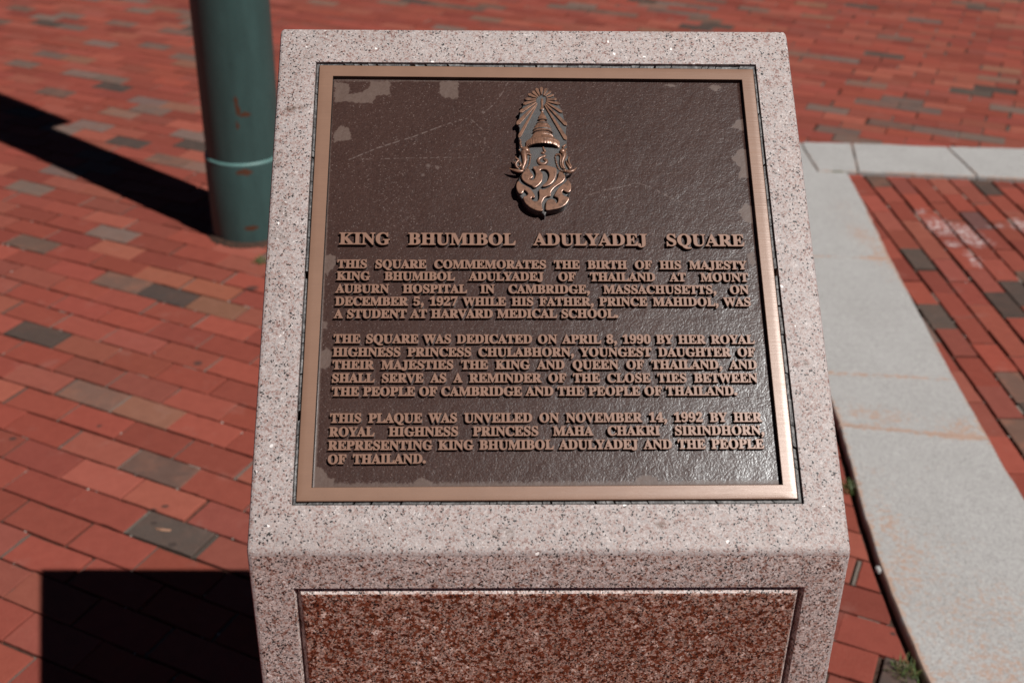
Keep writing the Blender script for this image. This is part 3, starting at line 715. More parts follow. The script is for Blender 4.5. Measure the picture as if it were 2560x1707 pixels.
# ------------------------------------------------------------------ inscription
GLY = {"0":[559,[[[338,-10,280,-10,219,-10],[171,5,135,36,99,67],[73,110,58,165,42,220],[34,285,34,359,34,433],[42,497,58,552,73,607],[99,649,135,679,171,709],[220,724,281,724,339,724],[386,709,422,679,457,649],[483,606,500,552,517,497],[525,432,525,358,525,284],[517,220,500,165,483,110],[457,67,421,36,385,5]],[[243,55,280,55,317,55],[342,82,353,135,364,188],[370,263,370,358,370,453],[364,527,353,580,342,633],[318,659,281,659,244,659],[219,633,207,580,195,527],[189,453,189,358,189,263],[195,188,207,135,219,82]]]],"1":[559,[[[235,0,97,0,97,18],[97,35,97,53,124,53],[152,53,179,53,196,53],[209,58,217,67,225,76],[229,93,229,118,229,285],[229,452,229,619,204,588],[181,563,161,544,140,525],[120,515,100,515,84,515],[70,522,59,535,48,548],[42,566,42,589,62,594],[84,602,110,613,135,624],[163,641,196,666,219,683],[243,701,266,718,303,718],[341,718,378,718,378,518],[378,318,378,118,378,97],[381,81,388,70,395,59],[408,53,429,53,456,53],[483,53,510,53,510,35],[510,18,510,0,372,0]]]],"2":[559,[[[193,0,35,0,35,34],[35,69,35,103,84,153],[134,204,183,254,224,296],[256,333,278,365,300,397],[315,428,324,457,333,486],[337,518,337,553,337,591],[330,619,316,637,302,654],[283,663,259,663,225,663],[201,649,188,620,174,591],[167,547,167,490,129,490],[98,498,75,513,51,528],[39,553,39,589,39,613],[47,635,64,656,80,677],[104,693,137,706,170,718],[210,724,259,724,334,724],[391,709,430,680,469,650],[488,609,488,558,488,535],[484,512,476,490,467,468],[453,444,434,418,415,392],[388,362,355,328,322,293],[280,252,230,205,197,173],[163,142,130,110,208,110],[285,110,363,110,384,110],[401,116,416,128,431,140],[441,157,446,179,449,189],[451,200,454,210,474,210],[493,210,513,210,511,140],[510,70,508,0,350,0]]]],"4":[559,[[[297,0,180,0,180,18],[180,35,180,53,189,53],[199,53,208,53,231,53],[250,57,266,66,282,74],[290,94,290,125,290,145],[290,166,290,186,198,186],[105,186,13,186,13,206],[13,227,13,247,108,403],[202,558,297,714,343,714],[390,714,436,714,436,560],[436,406,436,252,471,252],[505,252,540,252,540,230],[540,208,540,186,505,186],[471,186,436,186,436,166],[436,145,436,125,436,94],[444,74,460,66,476,57],[495,53,518,53,522,53],[527,53,531,53,531,35],[531,18,531,0,414,0]],[[128,326,83,252,152,252],[221,252,290,252,290,310],[290,369,290,427,290,456],[290,488,292,522,293,556],[294,588,297,619,294,611],[289,600,282,587,275,574],[267,560,259,545,250,530],[242,516,235,503,228,490],[222,481,218,475,173,401]]]],"5":[559,[[[275,-10,245,-10,195,-10],[155,-4,125,8,95,19],[73,34,60,53,47,71],[40,90,40,111,40,134],[47,152,62,163,77,174],[96,180,120,180,120,161],[124,143,131,124,138,105],[149,90,165,78,181,66],[203,60,230,60,252,60],[272,65,291,75,310,84],[325,101,336,124,347,147],[353,179,353,220,353,270],[341,307,318,332,294,356],[260,368,217,368,192,368],[171,366,154,363,137,359],[121,355,106,350,91,356],[75,362,60,368,71,483],[81,599,92,714,218,714],[344,714,470,714,472,653],[473,593,475,532,456,532],[437,532,418,532,415,543],[413,555,410,566,407,578],[403,587,397,594,391,601],[380,604,364,604,295,604],[225,604,156,604,151,542],[145,481,140,419,151,423],[167,427,188,430,209,433],[229,434,250,434,327,434],[389,416,436,381,483,345],[506,291,506,220,506,177],[498,140,483,111,467,82],[446,58,421,41,395,23],[367,10,336,2,305,-6]]]],"7":[559,[[[193,0,165,0,254,202],[342,403,431,605,343,605],[256,605,168,605,133,605],[114,588,110,554,108,537],[106,521,104,504,84,504],[64,504,44,504,46,574],[47,644,49,714,208,714],[367,714,526,714,526,698],[526,681,526,665,434,443],[342,222,250,0,222,0]]]],"8":[559,[[[354,-10,273,-10,218,-10],[172,-1,136,16,100,33],[73,57,56,86,39,115],[30,147,30,182,30,225],[43,261,71,288,98,315],[133,339,177,361,137,384],[106,411,85,440,64,469],[53,503,53,542,53,573],[60,603,75,631,90,658],[114,681,148,698,182,715],[228,724,285,724,356,724],[409,708,445,675,480,641],[498,600,498,549,498,509],[486,477,462,454,437,431],[404,408,363,387,423,358],[466,328,491,297,516,266],[529,230,529,189,529,126],[507,78,462,43,417,8]],[[267,437,302,421,327,435],[345,452,356,472,367,492],[372,518,372,551,372,570],[368,589,362,606,355,623],[344,638,331,649,317,660],[300,666,279,666,252,666],[231,655,216,634,201,613],[194,586,194,554,194,519],[203,493,222,474,241,455]],[[244,47,278,47,312,47],[339,59,360,82,380,105],[390,135,390,172,390,205],[379,232,356,254,333,275],[295,298,244,321,221,306],[203,288,188,265,173,242],[165,213,165,178,165,139],[175,108,196,84,217,59]]]],"9":[559,[[[278,-10,227,-10,187,-10],[155,-5,131,7,107,18],[90,32,79,49,68,66],[63,84,63,103,63,118],[67,130,75,140,83,150],[95,157,112,160,121,130],[135,105,154,84,173,63],[199,53,232,53,319,53],[366,150,373,343,358,324],[339,308,316,295,293,282],[264,275,231,275,174,275],[127,293,90,328,53,363],[35,415,35,482,35,530],[44,572,62,609,81,645],[107,673,142,694,176,714],[217,724,264,724,313,724],[356,712,393,689,430,666],[460,629,482,580,503,531],[514,467,514,388,514,333],[509,282,498,234,487,185],[471,143,448,107,425,70],[395,42,359,21,322,0]],[[211,347,274,347,297,347],[317,353,334,366,351,378],[364,394,373,414,372,499],[363,561,344,600,325,638],[301,657,270,657,241,657],[219,643,204,615,188,586],[180,544,180,488,180,394]]]],"A":[650,[[[55,0,-13,0,-13,9],[-13,18,-13,27,6,27],[22,33,35,45,48,57],[60,79,73,111,151,305],[229,500,307,694,316,694],[325,693,334,693,413,505],[493,317,572,129,587,93],[601,67,612,51,623,35],[639,27,660,27,660,18],[660,9,660,0,554,0],[447,0,341,0,341,9],[341,18,341,27,395,27],[422,41,422,68,422,77],[417,95,406,121,396,146],[386,172,376,197,302,197],[228,197,154,197,142,166],[129,136,117,105,115,100],[114,95,113,88,112,81],[111,75,111,72,111,42],[135,27,184,27,186,27],[188,27,190,27,190,18],[190,9,190,0,122,0]],[[200,318,169,239,233,239],[296,239,360,239,328,318],[295,396,263,475,232,396]]]],"B":[659,[[[134,0,24,0,24,9],[24,17,24,26,58,27],[81,35,93,48,105,61],[111,86,111,122,111,264],[111,407,111,549,111,578],[108,599,103,614,98,629],[89,639,76,645,63,650],[46,653,23,653,23,661],[23,670,23,678,125,678],[226,678,328,678,503,678],[590,626,590,522,590,440],[536,389,427,368,558,343],[623,286,623,196,623,134],[600,86,553,52,506,17],[439,0,354,0,244,0]],[[271,444,271,375,274,375],[277,375,280,375,333,375],[371,385,392,406,413,426],[424,462,424,514,424,559],[416,593,401,614,386,635],[359,646,322,646,299,646],[285,642,280,633,274,624],[271,607,271,582,271,513]],[[307,36,330,36,373,36],[404,48,422,73,439,98],[448,137,448,191,448,246],[436,286,413,309,389,332],[349,344,294,344,286,344],[279,344,271,344,271,262],[271,179,271,97,271,74],[275,59,284,50,292,41]]]],"C":[697,[[[503,-16,382,-16,315,-16],[256,-1,205,30,153,60],[112,102,83,156,54,209],[39,271,39,340,39,409],[54,470,84,523,113,576],[154,617,207,648,259,678],[319,693,386,693,431,693],[485,680,547,655,557,650],[567,648,577,648,602,648],[617,663,624,693,633,693],[641,693,650,693,650,615],[650,537,650,459,642,459],[633,459,625,459,602,521],[571,570,531,606,490,642],[445,660,395,660,274,660],[214,552,214,337,214,136],[281,35,414,35,454,35],[494,45,533,67,572,88],[607,118,638,158,647,149],[657,141,666,132,597,33]]]],"D":[738,[[[133,0,30,0,30,9],[30,17,30,26,61,27],[83,33,94,44,105,55],[110,77,110,111,110,260],[110,408,110,557,110,596],[104,622,91,635,78,647],[55,653,22,653,22,661],[22,670,22,678,125,678],[227,678,330,678,450,678],[541,649,604,590,666,531],[697,448,697,339,697,113],[578,0,340,0,237,0]],[[306,36,331,36,396,36],[445,61,476,112,507,162],[522,238,522,341,522,544],[459,645,332,645,307,645],[290,640,282,631,275,621],[271,602,271,573,271,418],[271,262,271,107,271,79],[275,60,282,51,290,41]]]],"E":[658,[[[214,0,21,0,21,8],[21,17,21,25,56,25],[80,31,93,44,106,57],[112,81,112,116,112,260],[112,405,112,549,112,592],[106,621,93,634,80,647],[57,653,24,653,24,661],[24,670,24,678,214,678],[404,678,594,678,594,611],[594,543,594,476,586,476],[579,476,571,476,563,538],[542,581,507,605,471,629],[418,641,345,641,324,641],[308,640,298,638,287,635],[280,629,277,621,274,612],[272,597,272,578,272,507],[272,437,272,366,277,366],[283,366,288,366,333,366],[365,378,386,401,407,424],[421,461,429,514,437,514],[445,514,453,514,453,401],[453,289,453,176,445,176],[436,176,428,176,425,216],[417,247,407,270,396,293],[380,309,359,318,338,327],[310,331,276,331,275,331],[273,331,272,331,272,254],[272,177,272,100,272,75],[277,59,286,52,295,45],[314,41,343,41,392,41],[433,47,467,58,500,69],[529,86,552,112,575,137],[595,170,612,213,621,213],[631,213,640,213,626,142],[613,71,599,0,406,0]]]],"F":[602,[[[143,0,23,0,23,9],[23,17,23,26,58,29],[81,37,93,50,105,63],[111,88,111,125,111,269],[111,414,111,558,111,594],[105,618,92,630,79,642],[55,650,21,653,21,661],[21,670,21,678,209,678],[398,678,586,678,586,611],[586,543,586,476,578,476],[570,476,562,476,555,517],[544,550,529,574,514,598],[491,615,462,626,432,637],[392,642,342,642,323,642],[308,641,298,640,287,638],[280,634,277,627,273,620],[271,609,271,593,271,518],[271,443,271,368,275,368],[279,368,283,368,327,368],[360,380,381,403,402,426],[416,463,423,516,432,516],[441,516,450,516,450,403],[450,289,450,176,441,176],[433,176,424,176,417,235],[403,276,382,299,361,322],[327,333,281,333,278,333],[274,333,271,333,271,262],[271,191,271,120,271,96],[274,77,280,64,285,50],[296,40,312,35,328,30],[351,27,382,26,382,17],[382,9,382,0,262,0]]]],"G":[756,[[[488,-15,399,-15,327,-15],[264,0,211,29,157,58],[115,100,86,153,56,206],[41,269,41,341,41,410],[56,471,86,524,115,577],[156,618,208,648,259,678],[318,693,383,693,435,693],[491,681,550,656,560,651],[569,649,577,649,588,649],[597,653,604,660,611,667],[617,678,624,693,633,693],[642,693,651,693,651,615],[651,536,651,458,642,458],[634,458,625,458,611,499],[592,534,569,564,546,594],[519,618,490,635,461,652],[430,660,398,660,277,660],[217,553,217,339,217,234],[234,155,268,101,302,46],[349,19,410,19,448,19],[474,26,489,41,503,55],[510,77,510,106,510,134],[510,162,510,190,510,221],[503,242,490,254,477,265],[450,270,410,271,410,279],[410,287,410,295,522,295],[633,295,745,295,745,287],[745,279,745,271,712,270],[691,265,680,254,669,243],[664,222,664,191,664,142],[664,92,664,43,577,4]]]],"H":[779,[[[135,0,23,0,23,9],[23,17,23,26,58,27],[81,34,93,47,105,60],[111,84,111,120,111,268],[111,416,111,564,111,596],[105,618,93,631,80,644],[57,651,24,653,24,661],[24,670,24,678,136,678],[248,678,360,678,360,670],[360,661,360,653,335,651],[317,648,304,643,291,638],[283,630,278,618,273,606],[271,588,271,564,271,500],[271,437,271,373,350,373],[430,373,509,373,509,437],[509,500,509,564,509,588],[507,606,502,618,498,630],[490,638,477,643,464,648],[445,651,420,653,420,661],[420,670,420,678,532,678],[643,678,755,678,755,670],[755,661,755,653,720,650],[697,643,686,632,675,620],[669,597,669,564,669,416],[669,268,669,120,669,87],[675,63,687,49,698,35],[721,27,755,26,755,17],[755,9,755,0,643,0],[532,0,420,0,420,9],[420,17,420,26,454,27],[477,34,490,46,503,57],[509,82,509,120,509,190],[509,259,509,329,430,329],[350,329,271,329,271,259],[271,190,271,120,271,84],[277,60,289,47,301,34],[325,27,360,26,360,17],[360,9,360,0,248,0]]]],"I":[388,[[[135,0,20,0,20,9],[20,17,20,26,53,29],[77,37,91,48,105,59],[112,81,112,112,112,267],[112,421,112,576,112,607],[106,627,94,637,82,646],[57,652,20,653,20,661],[20,670,20,678,135,678],[249,678,364,678,364,670],[364,661,364,653,329,652],[305,646,292,637,278,627],[272,607,272,576,272,422],[272,269,272,115,272,94],[274,78,279,66,284,54],[293,45,307,39,320,33],[340,29,366,26,366,17],[366,9,366,0,251,0]]]],"J":[492,[[[307,-97,162,-97,130,-97],[102,-91,77,-80,52,-69],[32,-53,17,-33,2,-13],[-5,9,-5,34,-5,58],[2,77,16,91,30,104],[47,111,66,111,87,111],[105,105,118,92,131,79],[138,62,138,41,138,26],[134,12,126,-2,118,-16],[114,-25,114,-29,114,-50],[128,-60,156,-60,181,-60],[198,-52,207,-37,216,-22],[220,1,220,32,220,203],[220,375,220,546,220,573],[217,594,212,609,207,624],[197,634,182,641,167,647],[146,651,118,653,118,661],[118,670,118,678,235,678],[351,678,468,678,468,670],[468,661,468,653,443,651],[425,647,412,642,399,636],[391,626,387,612,382,597],[380,575,380,546,380,408],[380,270,380,132,380,-21]]]],"K":[760,[[[136,0,24,0,24,9],[24,17,24,26,59,27],[82,34,94,47,106,60],[112,84,112,120,112,268],[112,416,112,564,112,596],[106,619,94,632,81,645],[58,652,25,653,25,661],[25,670,25,678,137,678],[249,678,361,678,361,670],[361,661,361,653,336,651],[318,648,305,643,292,638],[284,630,279,618,274,606],[272,588,272,564,272,492],[272,420,272,348,341,417],[409,487,478,556,505,583],[519,606,519,623,519,643],[490,653,433,653,433,661],[433,670,433,678,530,678],[626,678,723,678,723,670],[723,661,723,653,719,653],[714,653,710,653,653,653],[587,614,513,537,476,499],[440,462,403,424,499,306],[594,187,690,69,702,54],[714,44,725,37,736,30],[752,27,773,26,773,17],[773,9,773,0,655,0],[536,0,418,0,418,9],[418,17,418,26,433,26],[445,26,456,27,466,28],[474,29,479,31,491,36],[497,42,497,51,497,61],[488,77,471,98,413,171],[355,245,297,318,289,310],[280,303,272,295,272,237],[272,178,272,120,272,84],[278,60,290,47,302,34],[326,27,361,26,361,17],[361,9,361,0,249,0]]]],"L":[635,[[[215,0,23,0,23,9],[23,17,23,26,58,27],[81,34,93,47,105,60],[111,84,111,120,111,268],[111,416,111,564,111,597],[105,620,93,633,80,645],[57,652,24,653,24,661],[24,670,24,678,140,678],[256,678,372,678,372,670],[372,661,372,653,345,653],[325,651,310,646,295,641],[285,633,280,620,274,607],[271,589,271,564,271,417],[271,270,271,123,271,100],[273,82,276,70,279,58],[287,50,298,47,309,43],[325,41,348,41,396,41],[436,47,469,59,501,71],[528,91,551,119,573,146],[592,183,609,230,618,230],[627,230,636,230,623,153],[611,77,598,0,406,0]]]],"M":[944,[[[98,0,21,0,21,9],[21,17,21,26,54,27],[78,34,92,47,105,60],[112,83,112,118,112,268],[112,419,112,569,112,591],[110,608,105,619,100,630],[92,639,79,644,65,649],[47,652,22,653,22,661],[22,670,22,678,106,678],[191,678,275,678,341,523],[406,367,472,212,538,367],[603,523,669,678,752,678],[836,678,919,678,919,670],[919,661,919,653,887,650],[865,643,853,630,840,617],[834,595,834,563,834,418],[834,272,834,127,834,99],[836,78,841,64,846,49],[854,39,866,35,878,30],[895,27,918,26,918,17],[918,9,918,0,808,0],[699,0,589,0,589,9],[589,17,589,26,613,28],[631,32,644,37,657,42],[665,52,670,66,675,79],[677,99,677,124,677,281],[677,437,677,594,594,396],[512,198,429,0,420,0],[411,0,402,0,320,193],[239,386,157,579,157,426],[157,272,157,119,157,81],[164,56,178,44,192,32],[217,26,252,26,252,17],[252,9,252,0,175,0]]]],"N":[735,[[[609,-16,600,-16,453,163],[306,342,159,521,159,386],[159,252,159,117,159,82],[165,58,177,46,188,34],[212,27,248,26,248,17],[248,9,248,0,174,0],[101,0,27,0,27,9],[27,17,27,26,50,27],[68,30,81,35,93,40],[101,49,106,62,111,75],[113,93,113,117,113,271],[113,424,113,578,79,620],[59,642,54,645,47,648],[38,651,27,653,27,661],[27,670,27,678,96,678],[164,678,233,678,349,536],[466,393,582,251,582,355],[582,458,582,562,582,586],[580,604,575,617,570,629],[562,638,549,643,536,648],[518,651,493,653,493,661],[493,670,493,678,567,678],[640,678,714,678,714,670],[714,661,714,653,679,652],[656,645,645,633,634,620],[628,596,628,561,628,369],[628,176,628,-16,619,-16]]]],"O":[782,[[[439,-16,388,-16,339,-16],[293,-7,251,11,209,29],[172,54,141,86,109,118],[84,156,67,199,50,242],[41,289,41,339,41,389],[50,436,67,479,84,522],[109,559,141,592,173,624],[210,649,254,667,296,685],[344,694,395,694,444,694],[490,685,532,668,574,650],[611,625,642,594,673,562],[698,524,716,481,733,438],[742,390,742,339,742,289],[733,242,716,199,698,156],[673,118,641,86,609,54],[572,29,529,11,486,-7]],[[339,18,394,18,508,18],[565,125,565,339,565,444],[549,524,518,579,486,633],[442,660,387,660,273,660],[216,553,216,339,216,234],[232,155,264,100,296,45]]]],"P":[622,[[[135,0,23,0,23,9],[23,17,23,26,58,27],[81,34,93,47,105,60],[111,84,111,120,111,268],[111,416,111,564,111,596],[105,618,93,631,80,644],[57,651,24,653,24,661],[24,670,24,678,122,678],[220,678,318,678,403,678],[464,670,500,655,534,640],[561,619,580,592,599,565],[609,532,609,494,609,437],[588,392,546,358,504,323],[442,306,360,306,330,306],[301,306,271,306,271,244],[271,182,271,120,271,84],[277,60,289,47,301,34],[325,27,360,26,360,17],[360,9,360,0,248,0]],[[271,426,271,342,281,342],[290,342,300,342,349,342],[384,353,405,376,425,399],[435,437,435,490,435,542],[427,580,410,605,393,630],[363,642,322,642,302,642],[289,638,282,631,275,624],[271,611,271,593,271,509]]]],"Q":[782,[[[618,-172,563,-172,427,-172],[332,-115,278,-1,229,16],[186,42,151,75,116,108],[89,147,70,192,51,237],[41,286,41,339,41,389],[50,436,67,479,84,522],[109,559,141,592,173,624],[210,649,254,667,296,685],[344,694,395,694,444,694],[490,685,532,668,574,650],[611,625,642,594,673,562],[698,524,716,481,733,438],[742,390,742,339,742,258],[720,188,676,128,632,67],[571,25,492,0,529,-80],[586,-120,662,-120,683,-120],[706,-116,732,-109,734,-118],[735,-128,737,-137,676,-160]],[[340,18,395,18,509,18],[566,125,566,339,566,444],[550,524,518,579,486,633],[442,660,387,660,273,660],[216,553,216,339,216,234],[232,155,265,100,297,45]]]],"R":[704,[[[135,0,23,0,23,9],[23,17,23,26,58,27],[81,34,93,47,105,60],[111,84,111,120,111,268],[111,416,111,564,111,596],[105,618,93,631,80,644],[57,651,24,653,24,661],[24,670,24,678,124,678],[223,678,323,678,423,678],[498,663,547,634,596,605],[621,559,621,498,621,415],[570,360,469,333,527,247],[585,161,643,75,654,58],[665,46,674,38,683,30],[695,26,712,26,713,26],[714,26,715,26,715,17],[715,9,715,0,645,0],[574,0,504,0,436,105],[368,211,300,316,290,316],[281,316,271,316,271,251],[271,185,271,120,271,84],[277,60,289,47,301,34],[325,27,360,26,360,17],[360,9,360,0,248,0]],[[271,423,271,348,282,348],[292,348,303,348,355,348],[393,360,417,385,440,409],[452,447,452,500,452,595],[413,642,334,642,307,642],[290,638,282,629,275,620],[271,602,271,574,271,499]]]],"S":[581,[[[73,-16,64,-16,64,68],[64,151,64,235,74,235],[83,235,93,235,109,162],[133,109,166,74,199,39],[241,22,293,22,331,22],[361,33,383,54,404,75],[415,101,415,133,415,177],[388,212,335,238,304,253],[273,269,242,284,184,313],[141,343,115,376,88,409],[74,448,74,494,74,535],[83,570,100,600,117,629],[141,652,172,669,202,686],[236,694,275,694,295,694],[317,692,342,687,366,682],[392,676,420,667,425,666],[430,664,434,664,438,663],[442,662,446,662,463,662],[474,673,477,694,486,694],[496,694,505,694,505,621],[505,548,505,475,497,475],[488,475,480,475,471,512],[456,545,437,573,418,601],[395,623,370,639,344,654],[317,662,289,662,255,662],[228,653,208,635,188,617],[178,594,178,566,178,540],[187,518,204,501,221,484],[247,467,281,451,313,436],[345,421,377,406,418,387],[449,368,473,347,495,326],[512,304,521,280,530,256],[535,229,535,198,535,155],[525,118,505,86,484,54],[455,29,418,12,381,-6],[337,-15,286,-15,269,-15],[253,-14,236,-12,219,-9],[203,-5,187,1,170,7],[157,11,147,14,136,17],[129,18,126,18,115,18],[108,15,103,11,98,5],[94,-3,91,-16,82,-16]]]],"T":[630,[[[254,0,137,0,137,9],[137,17,137,26,173,26],[198,33,212,46,225,59],[232,84,232,120,232,295],[232,470,232,645,229,645],[225,645,222,645,169,645],[128,630,97,601,66,571],[48,528,43,473,34,473],[25,473,16,473,16,541],[16,610,16,678,214,678],[413,678,611,678,611,609],[611,541,611,472,603,472],[594,472,586,472,575,587],[513,645,400,645,397,645],[395,645,392,645,392,470],[392,295,392,120,392,83],[398,58,412,45,425,32],[450,26,488,26,488,17],[488,9,488,0,371,0]]]],"U":[733,[[[458,-19,369,-19,277,-19],[211,1,170,43,129,83],[109,146,109,231,109,342],[109,453,109,564,109,596],[103,618,91,631,78,644],[55,651,22,653,22,661],[22,670,22,678,134,678],[246,678,358,678,358,670],[358,661,358,653,333,651],[315,648,302,643,289,638],[280,630,275,618,271,606],[269,588,269,564,269,445],[269,327,269,208,269,149],[280,105,303,77,325,47],[360,33,409,33,526,33],[584,101,584,237,584,346],[584,454,584,563,584,596],[578,618,565,631,552,643],[527,650,489,653,489,661],[489,670,489,678,561,678],[634,678,706,678,706,670],[706,661,706,653,675,649],[655,641,645,628,634,615],[629,593,629,563,629,465],[629,368,629,270,629,167],[608,93,566,48,523,3]]]],"V":[637,[[[325,-19,316,-19,233,176],[149,372,66,567,55,591],[45,611,34,626,23,641],[4,650,-21,653,-21,661],[-21,670,-21,678,91,678],[202,678,314,678,314,670],[314,661,314,653,283,653],[261,650,248,644,234,637],[227,626,227,610,227,600],[231,584,240,563,288,446],[337,330,385,213,429,329],[474,446,518,562,525,580],[528,596,528,609,528,626],[522,637,509,643,495,649],[474,652,445,653,445,661],[445,670,445,678,516,678],[587,678,658,678,658,670],[658,661,658,653,637,653],[621,647,608,637,595,626],[582,603,569,570,493,374],[418,177,342,-19,333,-19]]]],"W":[910,[[[264,-16,254,-16,185,184],[117,385,48,585,40,608],[32,625,23,636,14,647],[-2,652,-23,653,-23,661],[-23,670,-23,678,74,678],[172,678,269,678,269,670],[269,661,269,653,248,652],[232,649,223,643,214,637],[209,626,209,611,209,597],[213,578,220,555,257,446],[295,337,332,228,371,327],[409,426,448,525,441,548],[433,571,426,594,419,617],[409,632,398,640,387,647],[368,651,341,653,341,661],[341,670,341,678,445,678],[550,678,654,678,654,670],[654,661,654,653,608,653],[585,640,585,613,585,605],[588,592,594,575,631,466],[669,356,706,247,739,348],[772,449,805,550,813,574],[817,592,817,605,817,622],[812,634,801,641,790,648],[773,652,749,653,749,661],[749,670,749,678,809,678],[869,678,929,678,929,670],[929,661,929,653,910,650],[895,641,885,627,875,613],[865,592,856,565,792,371],[728,178,664,-16,655,-16],[646,-16,637,-16,581,143],[526,301,470,460,408,301],[345,143,283,-16,273,-16]]]],"Y":[634,[[[263,0,151,0,151,9],[151,17,151,26,186,27],[209,34,221,47,233,60],[239,84,239,120,239,169],[239,217,239,266,182,369],[126,473,69,576,51,609],[35,631,21,639,14,643],[8,646,1,648,-6,650],[-13,651,-20,652,-20,661],[-20,669,-20,678,89,678],[199,678,308,678,308,669],[308,661,308,652,302,652],[297,652,291,652,273,652],[259,649,248,644,237,638],[232,630,232,620,232,611],[236,598,244,583,286,501],[328,418,370,336,412,406],[454,475,496,545,511,570],[519,591,519,607,519,637],[494,652,444,652,442,652],[441,652,439,652,439,661],[439,669,439,678,511,678],[582,678,654,678,654,669],[654,661,654,652,637,650],[622,643,609,632,596,621],[583,604,570,583,513,490],[456,396,399,303,399,242],[399,181,399,120,399,84],[405,60,417,47,429,34],[453,27,488,26,488,17],[488,9,488,0,376,0]]]]}
CAP = 678.0
def bez(spl, n=4):
    pts = []; m = len(spl)
    for i in range(m):
        l0, c0, r0 = spl[i][0:2], spl[i][2:4], spl[i][4:6]; nx = spl[(i + 1) % m]; l1, c1 = nx[0:2], nx[2:4]
        d = (c1[0] - c0[0], c1[1] - c0[1])
        straight = abs((r0[0] - c0[0]) * d[1] - (r0[1] - c0[1]) * d[0]) < 900 and abs((l1[0] - c0[0]) * d[1] - (l1[1] - c0[1]) * d[0]) < 900
        for k in range(1 if straight else n):
            t = k / n; a, b, c, e = (1 - t) ** 3, 3 * t * (1 - t) ** 2, 3 * t * t * (1 - t), t ** 3
            pts.append((a * c0[0] + b * r0[0] + c * l1[0] + e * c1[0], a * c0[1] + b * r0[1] + c * l1[1] + e * c1[1]))
    out = [p for i, p in enumerate(pts) if math.hypot(p[0] - pts[i - 1][0], p[1] - pts[i - 1][1]) > 2.0]
    return out
OUT = {k: [bez(s) for s in v[1]] for k, v in GLY.items()}
ADV = {k: v[0] for k, v in GLY.items()}
circ = lambda cx, cy, r, n=14: [(cx + r * math.cos(2 * math.pi * i / n), cy + r * math.sin(2 * math.pi * i / n)) for i in range(n)]
OUT['.'] = [circ(125, 92, 100)]; ADV['.'] = 250
OUT[','] = [[(x * 1.22 - 10, y * 1.22) for x, y in [(60, 75), (75, 130), (125, 160), (180, 145), (210, 95), (205, 25), (165, -60), (100, -125), (60, -140), (55, -115), (105, -70), (130, -10), (95, 0), (65, 30)]]]; ADV[','] = 265
def glyph_solid(ch, cap, wf, z0, z1, bev, bold):
    """one cast letter: raised slab with drafted sides, as (verts, polygons, material index)"""
    s = cap / CAP
    outl = [[(x * s * wf, y * s) for x, y in sp] for sp in OUT[ch]]
    o = relief('letter', outl, z0, z1, bev, [M['bronze_letter'], M['patina']], None, offset=bold, res=0)
    me = o.data; vs = np.empty(len(me.vertices) * 3, np.float32); me.vertices.foreach_get('co', vs)
    r = (vs.reshape(-1, 3), [tuple(p.vertices) for p in me.polygons], [p.material_index for p in me.polygons])
    bpy.data.objects.remove(o); bpy.data.meshes.remove(me); return r
CACHE = {}
def text_line(words, a0, b0, a1, b1, cap, wf, z1, acc):
    s = cap / CAP; ws = [sum(ADV[c] for c in w_) * s * wf for w_ in words]
    gap = (a1 - a0 - sum(ws)) / max(1, len(words) - 1) if len(words) > 1 else 0; x = a0
    for wd, ww in zip(words, ws):
        for ch in wd:
            key = (ch, round(cap, 5))
            if key not in CACHE: CACHE[key] = glyph_solid(ch, cap, wf, -0.0058, z1, 0.00035, 0.00035 + 0.00019)
            vs, fs, fm = CACHE[key]; base = sum(len(q) for q in acc[0])
            acc[0].append(vs + np.array([x, b0 + (b1 - b0) * (x - a0) / (a1 - a0), 0], np.float32))
            acc[1] += [tuple(i + base for i in f) for f in fs]; acc[2] += fm
            x += ADV[ch] * s * wf
        x += gap
TITLE = [('KING BHUMIBOL ADULYADEJ SQUARE', -.2361, .3602, .2385, .3582, .0148)]
PAR1 = [('THIS SQUARE COMMEMORATES THE BIRTH OF HIS MAJESTY', -.2368, .3299, .2380, .3286, .0103), ('KING BHUMIBOL ADULYADEJ OF THAILAND AT MOUNT', -.2371, .3147, .2389, .3130, .0103),
        ('AUBURN HOSPITAL IN CAMBRIDGE, MASSACHUSETTS, ON', -.2375, .2987, .2380, .2974, .0103), ('DECEMBER 5, 1927 WHILE HIS FATHER, PRINCE MAHIDOL, WAS', -.2377, .2828, .2390, .2822, .0103),
        ('A STUDENT AT HARVARD MEDICAL SCHOOL.', -.2381, .2672, .0858, .2677, .0103)]
PAR2 = [('THE SQUARE WAS DEDICATED ON APRIL 8, 1990 BY HER ROYAL', -.2375, .2367, .2385, .2359, .0102), ('HIGHNESS PRINCESS CHULABHORN, YOUNGEST DAUGHTER OF', -.2379, .2207, .2379, .2206, .0102),
        ('THEIR MAJESTIES THE KING AND QUEEN OF THAILAND, AND', -.2375, .2053, .2387, .2056, .0102), ('SHALL SERVE AS A REMINDER OF THE CLOSE TIES BETWEEN', -.2381, .1897, .2377, .1898, .0102),
        ('THE PEOPLE OF CAMBRIDGE AND THE PEOPLE OF THAILAND.', -.2370, .1738, .2135, .1746, .0102)]
PAR3 = [('THIS PLAQUE WAS UNVEILED ON NOVEMBER 14, 1992 BY HER', -.2378, .1428, .2377, .1439, .0102), ('ROYAL HIGHNESS PRINCESS MAHA CHAKRI SIRINDHORN,', -.2384, .1272, .2390, .1289, .0102),
        ('REPRESENTING KING BHUMIBOL ADULYADEJ AND THE PEOPLE', -.2389, .1118, .2373, .1133, .0102), ('OF THAILAND.', -.2387, .0962, -.1321, .0969, .0102)]
def write(words, a0, b0, a1, b1, cap, wf, z1):
    acc = [[], [], []]; text_line(words, a0, b0, a1, b1, cap, wf, z1, acc); return acc
